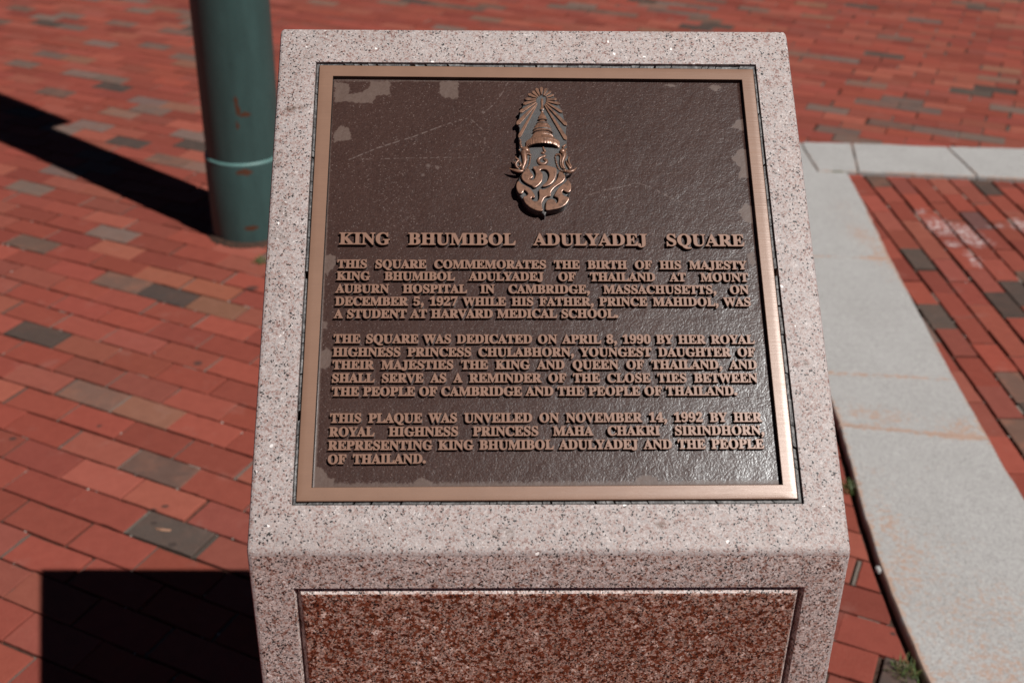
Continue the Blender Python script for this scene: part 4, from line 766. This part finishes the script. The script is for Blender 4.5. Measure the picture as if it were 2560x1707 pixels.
def part_empty(name, lab):
    e = empty(name); e.parent = plq; e['label'] = lab; return e
hd = part_empty('heading', 'large raised capitals of the heading line')
t, a0, b0, a1, b1, c = TITLE[0]
ws = t.split(); wd = [sum(ADV[ch] for ch in w_) * c / CAP * 1.03 for w_ in ws]; gp = (a1 - a0 - sum(wd)) / (len(ws) - 1); x0 = a0
for w_, l in zip(ws, wd):
    acc = write([w_], x0, b0 + (b1 - b0) * (x0 - a0) / (a1 - a0), x0 + l, b0 + (b1 - b0) * (x0 + l - a0) / (a1 - a0), c, 1.03, 0.0003); x0 += l + gp
    mesh('raised_word', np.concatenate(acc[0]).tolist(), acc[1], [M['bronze_letter'], M['patina']], hd, fmat=acc[2])
for lines, lab in ((PAR1, 'upper paragraph of raised capitals, five lines'), (PAR2, 'middle paragraph of raised capitals, five lines'), (PAR3, 'lower paragraph of raised capitals, four lines')):
    pe = part_empty('paragraph', lab)
    for t, a0, b0, a1, b1, c in lines:
        acc = write(t.split(), a0, b0, a1, b1, 0.0102, .965, -0.0001)
        mesh('lettering_line', np.concatenate(acc[0]).tolist(), acc[1], [M['bronze_letter'], M['patina']], pe, fmat=acc[2])

# ------------------------------------------------------------------ royal crest in relief
def quadmap(c00, c10, c11, c01, w, h):
    """picture-of-crest tracing coordinates -> plaque coordinates (projective)"""
    src = [(0, 0), (w, 0), (w, h), (0, h)]; dst = [c00, c10, c11, c01]; A = []; B = []
    for (x, y), (X, Y) in zip(src, dst):
        A += [[x, y, 1, 0, 0, 0, -X * x, -X * y], [0, 0, 0, x, y, 1, -Y * x, -Y * y]]; B += [X, Y]
    H = np.append(np.linalg.solve(np.array(A, float), np.array(B, float)), 1).reshape(3, 3)
    def f(x, y): v = H @ (x, y, 1); return (v[0] / v[2], v[1] / v[2])
    return f
T0 = quadmap((-.05968, .58414), (.07401, .58451), (.06500, .38488), (-.06179, .38471), 1176, 1568)
T1 = quadmap((-.03504, .57837), (.04901, .5786), (.04527, .4820), (-.03668, .48183), 1568, 1568)
T2 = quadmap((-.04599, .50409), (.05584, .50432), (.05333, .44363), (-.04687, .44345), 2352, 1232)
T3 = quadmap((-.03687, .47079), (.04965, .47096), (.04621, .38485), (-.03833, .38474), 1764, 1568)
def cat(pts, n=4):
    out = []; m = len(pts)
    for i in range(m):
        p0, p1, p2, p3 = pts[i - 1], pts[i], pts[(i + 1) % m], pts[(i + 2) % m]
        for k in range(n):
            t = k / n
            out.append(tuple(0.5 * ((2 * p1[a]) + (-p0[a] + p2[a]) * t + (2 * p0[a] - 5 * p1[a] + 4 * p2[a] - p3[a]) * t * t + (-p0[a] + 3 * p1[a] - 3 * p2[a] + p3[a]) * t ** 3) for a in (0, 1)))
    return out
def opencat(pts, n=5):
    out = []; m = len(pts)
    for i in range(m - 1):
        p0, p1, p2, p3 = pts[max(i - 1, 0)], pts[i], pts[i + 1], pts[min(i + 2, m - 1)]
        for k in range(n):
            t = k / n
            out.append(tuple(0.5 * ((2 * p1[a]) + (-p0[a] + p2[a]) * t + (2 * p0[a] - 5 * p1[a] + 4 * p2[a] - p3[a]) * t * t + (-p0[a] + 3 * p1[a] - 3 * p2[a] + p3[a]) * t ** 3) for a in range(len(p1))))
    out.append(pts[-1]); return out
crest = relief('crest', [[T0(*p) for p in [(578, 92), (545, 112), (520, 112), (490, 140), (450, 168), (415, 215), (392, 262), (370, 300), (350, 355), (335, 420), (322, 480), (342, 520), (338, 570), (334, 625), (338, 680), (340, 740), (350, 800), (330, 850), (290, 870), (285, 930), (340, 985), (372, 1010), (372, 1060), (840, 1060), (840, 1010), (900, 965), (905, 900), (880, 860), (862, 800), (858, 720), (858, 640), (848, 580), (856, 495), (835, 440), (818, 375), (795, 310), (775, 268), (745, 215), (712, 168), (682, 130), (630, 100), (605, 112)]]],
               -0.0050, 0.0032, 0.0008, [M['emblem_dark'], M['emblem_dark']], plq, res=1)
crest['label'] = 'raised crest of rays, tiered crown, elephants and a scrolled monogram'
rays = []
def ray_poly(a, b, w0, w1, tip=0.16):
    d = (b[0] - a[0], b[1] - a[1]); l = math.hypot(*d); d = (d[0] / l, d[1] / l); n = (-d[1], d[0])
    m = (b[0] - d[0] * tip * min(l, 260), b[1] - d[1] * tip * min(l, 260))
    P = lambda q, s: T1(q[0] + n[0] * s, q[1] + n[1] * s)
    return [P(a, -w0 / 2), P(m, -w1 / 2), P(b, -w1 / 7), P(b, w1 / 7), P(m, w1 / 2), P(a, w0 / 2)]
for a, b, w1 in [((775, 250), (765, 85), 64), ((730, 275), (650, 112), 66), ((690, 300), (568, 178), 62), ((660, 322), (468, 245), 56), ((645, 362), (400, 355), 58), ((640, 395), (355, 472), 58), ((645, 432), (275, 658), 70), ((665, 462), (205, 938), 86), ((655, 500), (248, 1240), 66),
                 ((822, 275), (885, 115), 62), ((858, 280), (985, 178), 54), ((890, 318), (1050, 260), 44), ((895, 365), (1115, 360), 52), ((890, 405), (1192, 466), 54), ((880, 435), (1245, 662), 50), ((865, 470), (1352, 958), 66), ((845, 495), (1345, 1290), 74)]:
    rays.append(ray_poly(a, b, 18, w1))
relief('sunrays', rays, 0.0020, 0.0050, 0.0005, [M['bronze_emblem'], M['emblem_dark']], crest, offset=0.00045, res=1)

# crown: half a turned solid with curved tiers
prof = [(330, 10), (345, 24), (400, 30), (480, 24), (540, 26), (565, 44), (600, 48), (630, 26), (655, 22), (690, 40), (730, 62), (752, 92), (775, 80), (800, 104), (828, 116), (845, 60), (862, 64), (878, 112), (900, 140), (915, 118), (935, 150), (960, 176), (985, 158), (1010, 196), (1040, 220), (1062, 196), (1085, 214), (1105, 236), (1120, 190), (1150, 214), (1180, 240), (1195, 222), (1225, 276), (1250, 296), (1270, 330), (1290, 372), (1310, 388), (1330, 372), (1345, 384), (1400, 380), (1425, 366), (1432, 300)]
CV = []; CF = []; NA = 48
for k, (yy, rr) in enumerate(prof):
    cxp = 785 + (yy - 330) * 0.014
    for j in range(NA + 1):
        ph = math.pi * j / NA
        rip = 1 + (0.05 * math.cos(ph * 34) if yy > 860 else 0.0) * (1 if k % 2 else 0.3)
        x = cxp - rr * math.cos(ph) * rip
        y = yy + 62 * (rr / 380) * (1 - math.sin(ph)) * 1.0
        p = T1(x, y); CV.append((p[0], p[1], 0.0028 + rr * rip * math.sin(ph) * 0.0000175 + min(rr, 40) * 0.00004))
for k in range(len(prof) - 1):
    for j in range(NA):
        i = k * (NA + 1) + j; CF.append((i, i + 1, i + NA + 2, i + NA + 1))
dk = [1 if (prof[k + 1][1] < prof[k][1] - 21) else 0 for k in range(len(prof) - 1)]  # narrowing bands coloured dark: painted shade in the tier crevices
cr = mesh('crown', CV, CF, [M['bronze_emblem'], M['patina']], crest, fmat=[dk[i // NA] for i in range(len(CF))]); smooth_by_angle(cr, 40)

def tubes(name, items, mat, parent, flat=0.8, seg=8):
    """tapered strokes: each item = (tracing map, [(x, y, radius mm, height mm)...])"""
    V0 = []; F0 = []
    for T, pts in items:
        pts = opencat([(*T(x, y), r * 1.18e-3, h * 1e-3) for x, y, r, h in pts], 4) if len(pts) > 1 else [(*T(*pts[0][:2]), pts[0][2] * 1e-3, pts[0][3] * 1e-3)]
        if len(pts) == 1:                                  # a bead
            x, y, r, h = pts[0]; b0 = len(V0)
            for a in range(7):
                th = math.pi * a / 6
                for j in range(seg):
                    ph = 2 * math.pi * j / seg; V0.append((x + r * math.sin(th) * math.cos(ph), y + r * math.sin(th) * math.sin(ph), h + r * flat * math.cos(th)))
            for a in range(6):
                for j in range(seg): F0.append((b0 + a * seg + j, b0 + (a + 1) * seg + j, b0 + (a + 1) * seg + (j + 1) % seg, b0 + a * seg + (j + 1) % seg))
            continue
        b0 = len(V0)
        for i, (x, y, r, h) in enumerate(pts):
            a, b = pts[max(i - 1, 0)], pts[min(i + 1, len(pts) - 1)]; d = (b[0] - a[0], b[1] - a[1]); l = math.hypot(*d) or 1e-9; n = (-d[1] / l, d[0] / l)
            for j in range(seg):
                ph = 2 * math.pi * j / seg; V0.append((x + n[0] * r * math.cos(ph), y + n[1] * r * math.cos(ph), h + r * flat * math.sin(ph)))
        for i in range(len(pts) - 1):
            for j in range(seg): F0.append((b0 + i * seg + j, b0 + i * seg + (j + 1) % seg, b0 + (i + 1) * seg + (j + 1) % seg, b0 + (i + 1) * seg + j))
        F0.append(tuple(b0 + j for j in range(seg))[::-1]); F0.append(tuple(b0 + (len(pts) - 1) * seg + j for j in range(seg)))
    return mesh(name, V0, F0, mat, parent, smooth=True)
nine = [(T2, [(1268, 535, 1.0, 3.6), (1250, 570, 1.4, 3.8), (1160, 600, 1.5, 3.8), (1085, 650, 1.7, 3.8), (1075, 710, 1.8, 3.8), (1115, 770, 1.9, 3.8), (1195, 795, 1.9, 3.8), (1270, 765, 1.9, 3.8), (1303, 710, 1.8, 3.8), (1275, 665, 1.6, 3.8), (1220, 660, 1.2, 3.8)]),
        (T2, [(1255, 500, 0.8, 3.4), (1210, 478, 1.7, 3.8), (1150, 475, 0.9, 3.4)]), (T2, [(1275, 455, 0.7, 3.5), (1255, 420, 1.3, 3.8), (1235, 385, 1.4, 3.8), (1215, 345, 1.0, 3.6), (1208, 285, 0.9, 3.6)])]
tubes('numeral', nine, M['bronze_emblem'], crest)
el = [(T2, [(640, 330, 2.2, 3.4), (700, 380, 3.4, 3.8), (770, 430, 3.0, 3.8), (835, 480, 0.9, 3.6)]), (T2, [(660, 440, 3.6, 4.2), (680, 560, 3.2, 4.6), (690, 680, 2.7, 4.8), (685, 780, 2.3, 4.8), (655, 860, 2.0, 4.6), (625, 930, 2.0, 4.4)]),
      (T2, [(870, 555, 1.0, 3.8), (820, 510, 1.2, 4.0), (740, 505, 1.2, 4.4), (720, 560, 1.0, 5.6), (740, 650, 0.8, 5.8), (745, 730, 0.6, 5.4)]),
      (T2, [(650, 985, 1.6, 4.6), (560, 1000, 1.9, 4.8), (450, 985, 1.7, 5.0), (330, 955, 1.1, 5.2), (245, 915, 0.4, 5.4)]), (T2, [(640, 945, 2.2, 4.8)]),
      (T2, [(545, 690, 0.9, 4.6), (470, 740, 1.2, 4.8), (440, 810, 1.2, 4.8), (470, 880, 1.0, 4.6), (520, 920, 0.8, 4.4)]), (T2, [(425, 585, 0.4, 4.6), (460, 640, 1.0, 4.8), (530, 680, 0.9, 4.6)]), (T2, [(380, 730, 0.5, 4.4), (430, 770, 0.8, 4.6)]),
      (T2, [(545, 740, 1.0, 4.6), (585, 800, 1.1, 4.6), (560, 860, 1.0, 4.6), (510, 860, 0.7, 4.6)])]
el += [(T2, [(x, y, 1.15, 4.0)]) for x, y in [(852, 600), (846, 640), (838, 685), (832, 725), (826, 765), (815, 805), (798, 845), (775, 885), (745, 920), (715, 955)]]
el += [(T2, [(x, y, r, 3.4)]) for x, y, r in [(565, 110, 1.3), (575, 160, 1.5), (570, 210, 1.6), (585, 265, 1.7), (600, 310, 1.8), (545, 390, 1.2)]]
tubes('elephant', el, M['bronze_emblem'], crest)['label'] = 'small elephant head with raised tusk facing left'
er = [(T2, [(1690, 400, 2.4, 3.6), (1740, 430, 3.6, 4.0), (1800, 460, 3.0, 3.8), (1840, 480, 1.8, 3.6)]), (T2, [(1800, 500, 2.6, 4.2), (1790, 580, 2.4, 4.4), (1755, 680, 2.1, 4.6), (1735, 770, 1.9, 4.6), (1760, 850, 1.7, 4.6), (1800, 930, 1.6, 4.4)]),
      (T2, [(1550, 550, 1.0, 3.8), (1600, 520, 1.2, 4.0), (1670, 530, 1.1, 4.4), (1700, 600, 0.9, 4.8), (1690, 700, 0.9, 4.8), (1690, 800, 0.8, 4.6), (1740, 910, 0.7, 4.4)]),
      (T2, [(1850, 985, 1.5, 4.6), (1930, 1015, 2.1, 4.8), (2010, 1000, 1.9, 5.0), (2080, 965, 1.2, 5.2), (2140, 905, 0.4, 5.4)]), (T2, [(1815, 985, 2.2, 4.8)]),
      (T2, [(1950, 595, 0.4, 4.4), (1920, 660, 1.0, 4.6), (1925, 730, 1.0, 4.6), (1960, 810, 1.0, 4.6), (1985, 880, 0.9, 4.6), (1940, 930, 0.8, 4.6)]), (T2, [(1840, 690, 0.5, 4.2), (1870, 770, 1.1, 4.4), (1920, 850, 1.2, 4.6), (1950, 905, 0.9, 4.6)]),
      (T2, [(1850, 235, 0.6, 3.8), (1800, 280, 1.2, 4.0), (1760, 310, 1.1, 4.0), (1800, 340, 1.0, 4.0)]), (T2, [(1860, 350, 1.0, 3.4), (1840, 400, 1.2, 3.6)])]
er += [(T2, [(x, y, 1.15, 4.0)]) for x, y in [(1545, 590), (1552, 635), (1560, 680), (1570, 725), (1580, 770), (1595, 815), (1612, 860), (1635, 905), (1670, 945), (1715, 975), (1760, 995)]]
tubes('elephant', er, M['bronze_emblem'], crest)['label'] = 'small elephant head with raised tusk facing right'

relief('monogram_ground', [cat([T3(*p) for p in [(330, 340), (262, 480), (208, 600), (205, 720), (240, 830), (300, 900), (340, 960), (380, 1050), (450, 1140), (560, 1220), (700, 1280), (830, 1300), (905, 1375), (950, 1275), (1100, 1255), (1270, 1215), (1390, 1140), (1490, 1000), (1480, 930), (1440, 880), (1500, 830), (1540, 740), (1530, 640), (1485, 545), (1440, 480), (1400, 380), (1300, 310), (1180, 245), (1000, 190), (860, 170), (640, 205), (480, 250)]], 3)],
       -0.0050, 0.0040, 0.0012, [M['emblem_dark'], M['emblem_dark']], crest, res=2)
mono = [
 [(490, 262), (420, 310), (350, 400), (345, 470), (390, 540), (480, 605), (590, 660), (645, 702), (720, 660), (790, 590), (825, 510), (828, 400), (818, 360), (775, 310), (790, 270), (860, 250), (940, 265), (1000, 330), (1018, 420), (990, 520), (930, 600), (850, 672), (930, 668), (1030, 622), (1110, 540), (1150, 450), (1170, 350), (1170, 275), (1150, 242), (1050, 210), (950, 182), (850, 176), (750, 190), (620, 215), (660, 280), (688, 360), (682, 440), (642, 510), (575, 536), (515, 515), (500, 492), (560, 480), (592, 435), (575, 380), (530, 330)],
 [(250, 570), (215, 650), (225, 750), (268, 835), (325, 845), (365, 800), (370, 765), (405, 765), (450, 790), (490, 835), (500, 880), (455, 925), (385, 950), (400, 1020), (460, 1112), (560, 1192), (700, 1255), (828, 1268), (815, 1180), (820, 1075), (868, 975), (945, 920), (1025, 910), (1028, 850), (1060, 780), (1145, 690), (1275, 605), (1350, 540), (1382, 470), (1370, 405), (1310, 345), (1252, 340), (1240, 410), (1205, 510), (1135, 600), (1045, 685), (955, 738), (860, 775), (772, 765), (778, 900), (765, 1000), (725, 1050), (660, 1062), (592, 1042), (555, 985), (575, 942), (640, 945), (622, 870), (520, 740), (405, 672), (310, 625)],
 [(1458, 542), (1510, 605), (1530, 690), (1518, 780), (1465, 820), (1395, 790), (1350, 762), (1310, 800), (1310, 860), (1350, 912), (1420, 942), (1480, 978), (1440, 1062), (1380, 1130), (1270, 1192), (1100, 1232), (942, 1250), (933, 1170), (942, 1080), (982, 1020), (1050, 1000), (1120, 1020), (1152, 1080), (1168, 1112), (1220, 1080), (1240, 1010), (1218, 950), (1160, 922), (1142, 905), (1180, 830), (1240, 735), (1330, 652), (1400, 602)]]
relief('monogram', [cat([T3(*p) for p in m], 3) for m in mono], 0.0030, 0.0078, 0.0010, [M['bronze_emblem'], M['emblem_dark']], crest, offset=0.0008, res=2)['label'] = 'scrolled copper monogram at the foot of the crest'

# ------------------------------------------------------------------ green pole
pole = empty('street_pole', (-0.9002, 3.2129, 0))
tag(pole, 'round dark green street pole with chipped paint casting a long shadow', 'pole')
def lathe(name, prof, mat, parent, n=64, deg=30, close=False):
    V1 = []; F1 = []
    for r_, z_ in prof:
        for j in range(n): V1.append((r_ * math.cos(2 * math.pi * j / n), r_ * math.sin(2 * math.pi * j / n), z_))
    for k in range(len(prof) - 1):
        for j in range(n): F1.append((k * n + j, k * n + (j + 1) % n, (k + 1) * n + (j + 1) % n, (k + 1) * n + j))
    if close: F1.append(tuple(range((len(prof) - 1) * n, len(prof) * n)))
    o = mesh(name, V1, F1, mat, parent); smooth_by_angle(o, deg); return o
lathe('shaft', [(0.1420, 0.30), (0.1405, 1.2), (0.136, 3.0), (0.132, 4.6), (0.11, 4.62)], M['pole'], pole, close=True)
lathe('base_sleeve', [(0.149, 0.0), (0.149, 0.318), (0.1482, 0.321)], M['pole'], pole)
lathe('collar', [(0.1484, 0.3208), (0.1495, 0.3235), (0.1485, 0.3275), (0.1418, 0.3315)], M['pole_edge'], pole, deg=60)
V1 = []; F1 = []; n_ = 72
for k, (r_, z_) in enumerate([(0.1485, 0.016), (0.153, 0.014), (0.160, 0.008), (0.167, 0.002), (0.172, -0.004)]):
    for j in range(n_):
        rr = r_ + (rnd.uniform(-.004, .006) if k > 1 else 0); V1.append((rr * math.cos(2 * math.pi * j / n_), rr * math.sin(2 * math.pi * j / n_), z_ + (rnd.uniform(-.003, .003) if 0 < k < 4 else 0)))
for k in range(4):
    for j in range(n_): F1.append((k * n_ + j, (k + 1) * n_ + j, (k + 1) * n_ + (j + 1) % n_, k * n_ + (j + 1) % n_))
mesh('base_ring', V1, F1, M['rust'], pole, smooth=True)['label'] = 'rusty ring of iron and dirt at the foot'
# a control box high on the shaft (it throws the wider part of the pole's shadow)
bmx = bmesh.new(); bmesh.ops.create_cube(bmx, size=1.0)
bmesh.ops.scale(bmx, vec=(0.22, 0.30, 0.85), verts=bmx.verts[:])
bmesh.ops.bevel(bmx, geom=bmx.edges[:], offset=0.012, segments=2, affect='EDGES')
dirb = (math.sin(R(138.4)), -math.cos(R(138.4)))
bmesh.ops.rotate(bmx, cent=(0, 0, 0), matrix=Matrix.Rotation(math.atan2(dirb[1], dirb[0]), 3, 'Z'), verts=bmx.verts[:])
bmesh.ops.translate(bmx, vec=(dirb[0] * 0.142, dirb[1] * 0.142, 2.96), verts=bmx.verts[:])
cb = bm_obj('control_box', bmx, M['pole'], pole)

# ------------------------------------------------------------------ small things on the ground
def tuft(name, x, y, n, h, spread, label, cat_, mats, lean=(0, 0)):
    Vt = []; Ft = []; fm = []
    for _ in range(n):
        px, py = x + rnd.gauss(0, spread), y + rnd.gauss(0, spread); a = rnd.uniform(0, 6.28); ln = h * rnd.uniform(0.5, 1.2); wd = rnd.uniform(.0009, .0019)
        tilt = rnd.uniform(0.2, 1.2); dx, dy = math.cos(a) * tilt + lean[0], math.sin(a) * tilt + lean[1]; nx, ny = -math.sin(a), math.cos(a)
        b0 = len(Vt)
        for k, t in enumerate((0, 0.4, 0.75, 1.0)):
            wk = wd * (1 - t) ** 0.6; cx, cy, cz = px + dx * ln * t * t * .8, py + dy * ln * t * t * .8, -0.006 + ln * t * (1 - 0.35 * t * min(1, tilt))
            Vt += [(cx - nx * wk, cy - ny * wk, cz), (cx + nx * wk, cy + ny * wk, cz)]
        for k in range(3): Ft.append((b0 + 2 * k, b0 + 2 * k + 1, b0 + 2 * k + 3, b0 + 2 * k + 2)); fm.append(0 if rnd.random() < 0.68 else 1)
        fm[-3:] = [fm[-1]] * 3
    o = mesh(name, Vt, Ft, mats, fmat=fm)
    return tag(o, label, cat_)
GR = [M['grass'], M['straw']]
tuft('grass_tuft', 0.885, 0.872, 130, 0.034, 0.017, 'dry grass tuft on the dark brick at the kerb near the picture bottom', 'grass tuft', GR)
tuft('grass_tuft', 0.962, 1.535, 120, 0.030, 0.014, 'green grass tuft between the pedestal side and the kerb gap', 'grass tuft', GR)
tuft('grass_tuft', -0.822, 2.93, 170, 0.026, 0.015, 'small weed tuft on the bricks at the foot of the green pole', 'grass tuft', GR)
def lump(name, c, r, mat, label, cat_, flat=0.6, seed=1, sub=2, amp=0.25):
    b = bmesh.new(); bmesh.ops.create_icosphere(b, subdivisions=sub, radius=1.0); rr = random.Random(seed)
    for v in b.verts:
        k = 1 + rr.uniform(-amp, amp); v.co = Vector((v.co.x * r[0] * k, v.co.y * r[1] * k, v.co.z * r[2] * k)) + Vector(c)
    return tag(bm_obj(name, b, mat, None, False), label, cat_)
lump('moss_clump', (1.585, 3.812, 0.004), (.05, .009, .013), M['moss'], 'dark moss clump in the joint at the kerb corner', 'moss', seed=3, sub=3, amp=0.2)
lump('white_pebble', (0.936, 1.206, 0.004), (.0105, .0135, .008), M['stone'], 'white pebble lodged in the black gap beside the kerb', 'pebble', seed=5, amp=0.12)
# a split sliver of wood
sp_ = [(-0.862, 1.3705, 0.0008), (-0.845, 1.3665, 0.0085), (-0.826, 1.3635, 0.0075), (-0.822, 1.3632, 0.006)]
V2 = []; F2 = []
for i, (x, y, wd) in enumerate(sp_):
    for s_, z_ in ((-0.5, 0.0015), (0.0, 0.0048), (0.5, 0.0030), (0.4, 0.0014)): V2.append((x + 0.2 * s_ * wd, y + s_ * wd, z_ + (0.0006 if i == 3 else 0)))
for i in range(3):
    for j in range(4): F2.append((i * 4 + j, i * 4 + (j + 1) % 4, (i + 1) * 4 + (j + 1) % 4, (i + 1) * 4 + j))
F2 += [(3, 2, 1, 0), (12, 13, 14, 15)]
tag(mesh('wood_splinter', V2, F2, M['wood']), 'pale wood splinter lying on the dark grey brick', 'wood splinter')
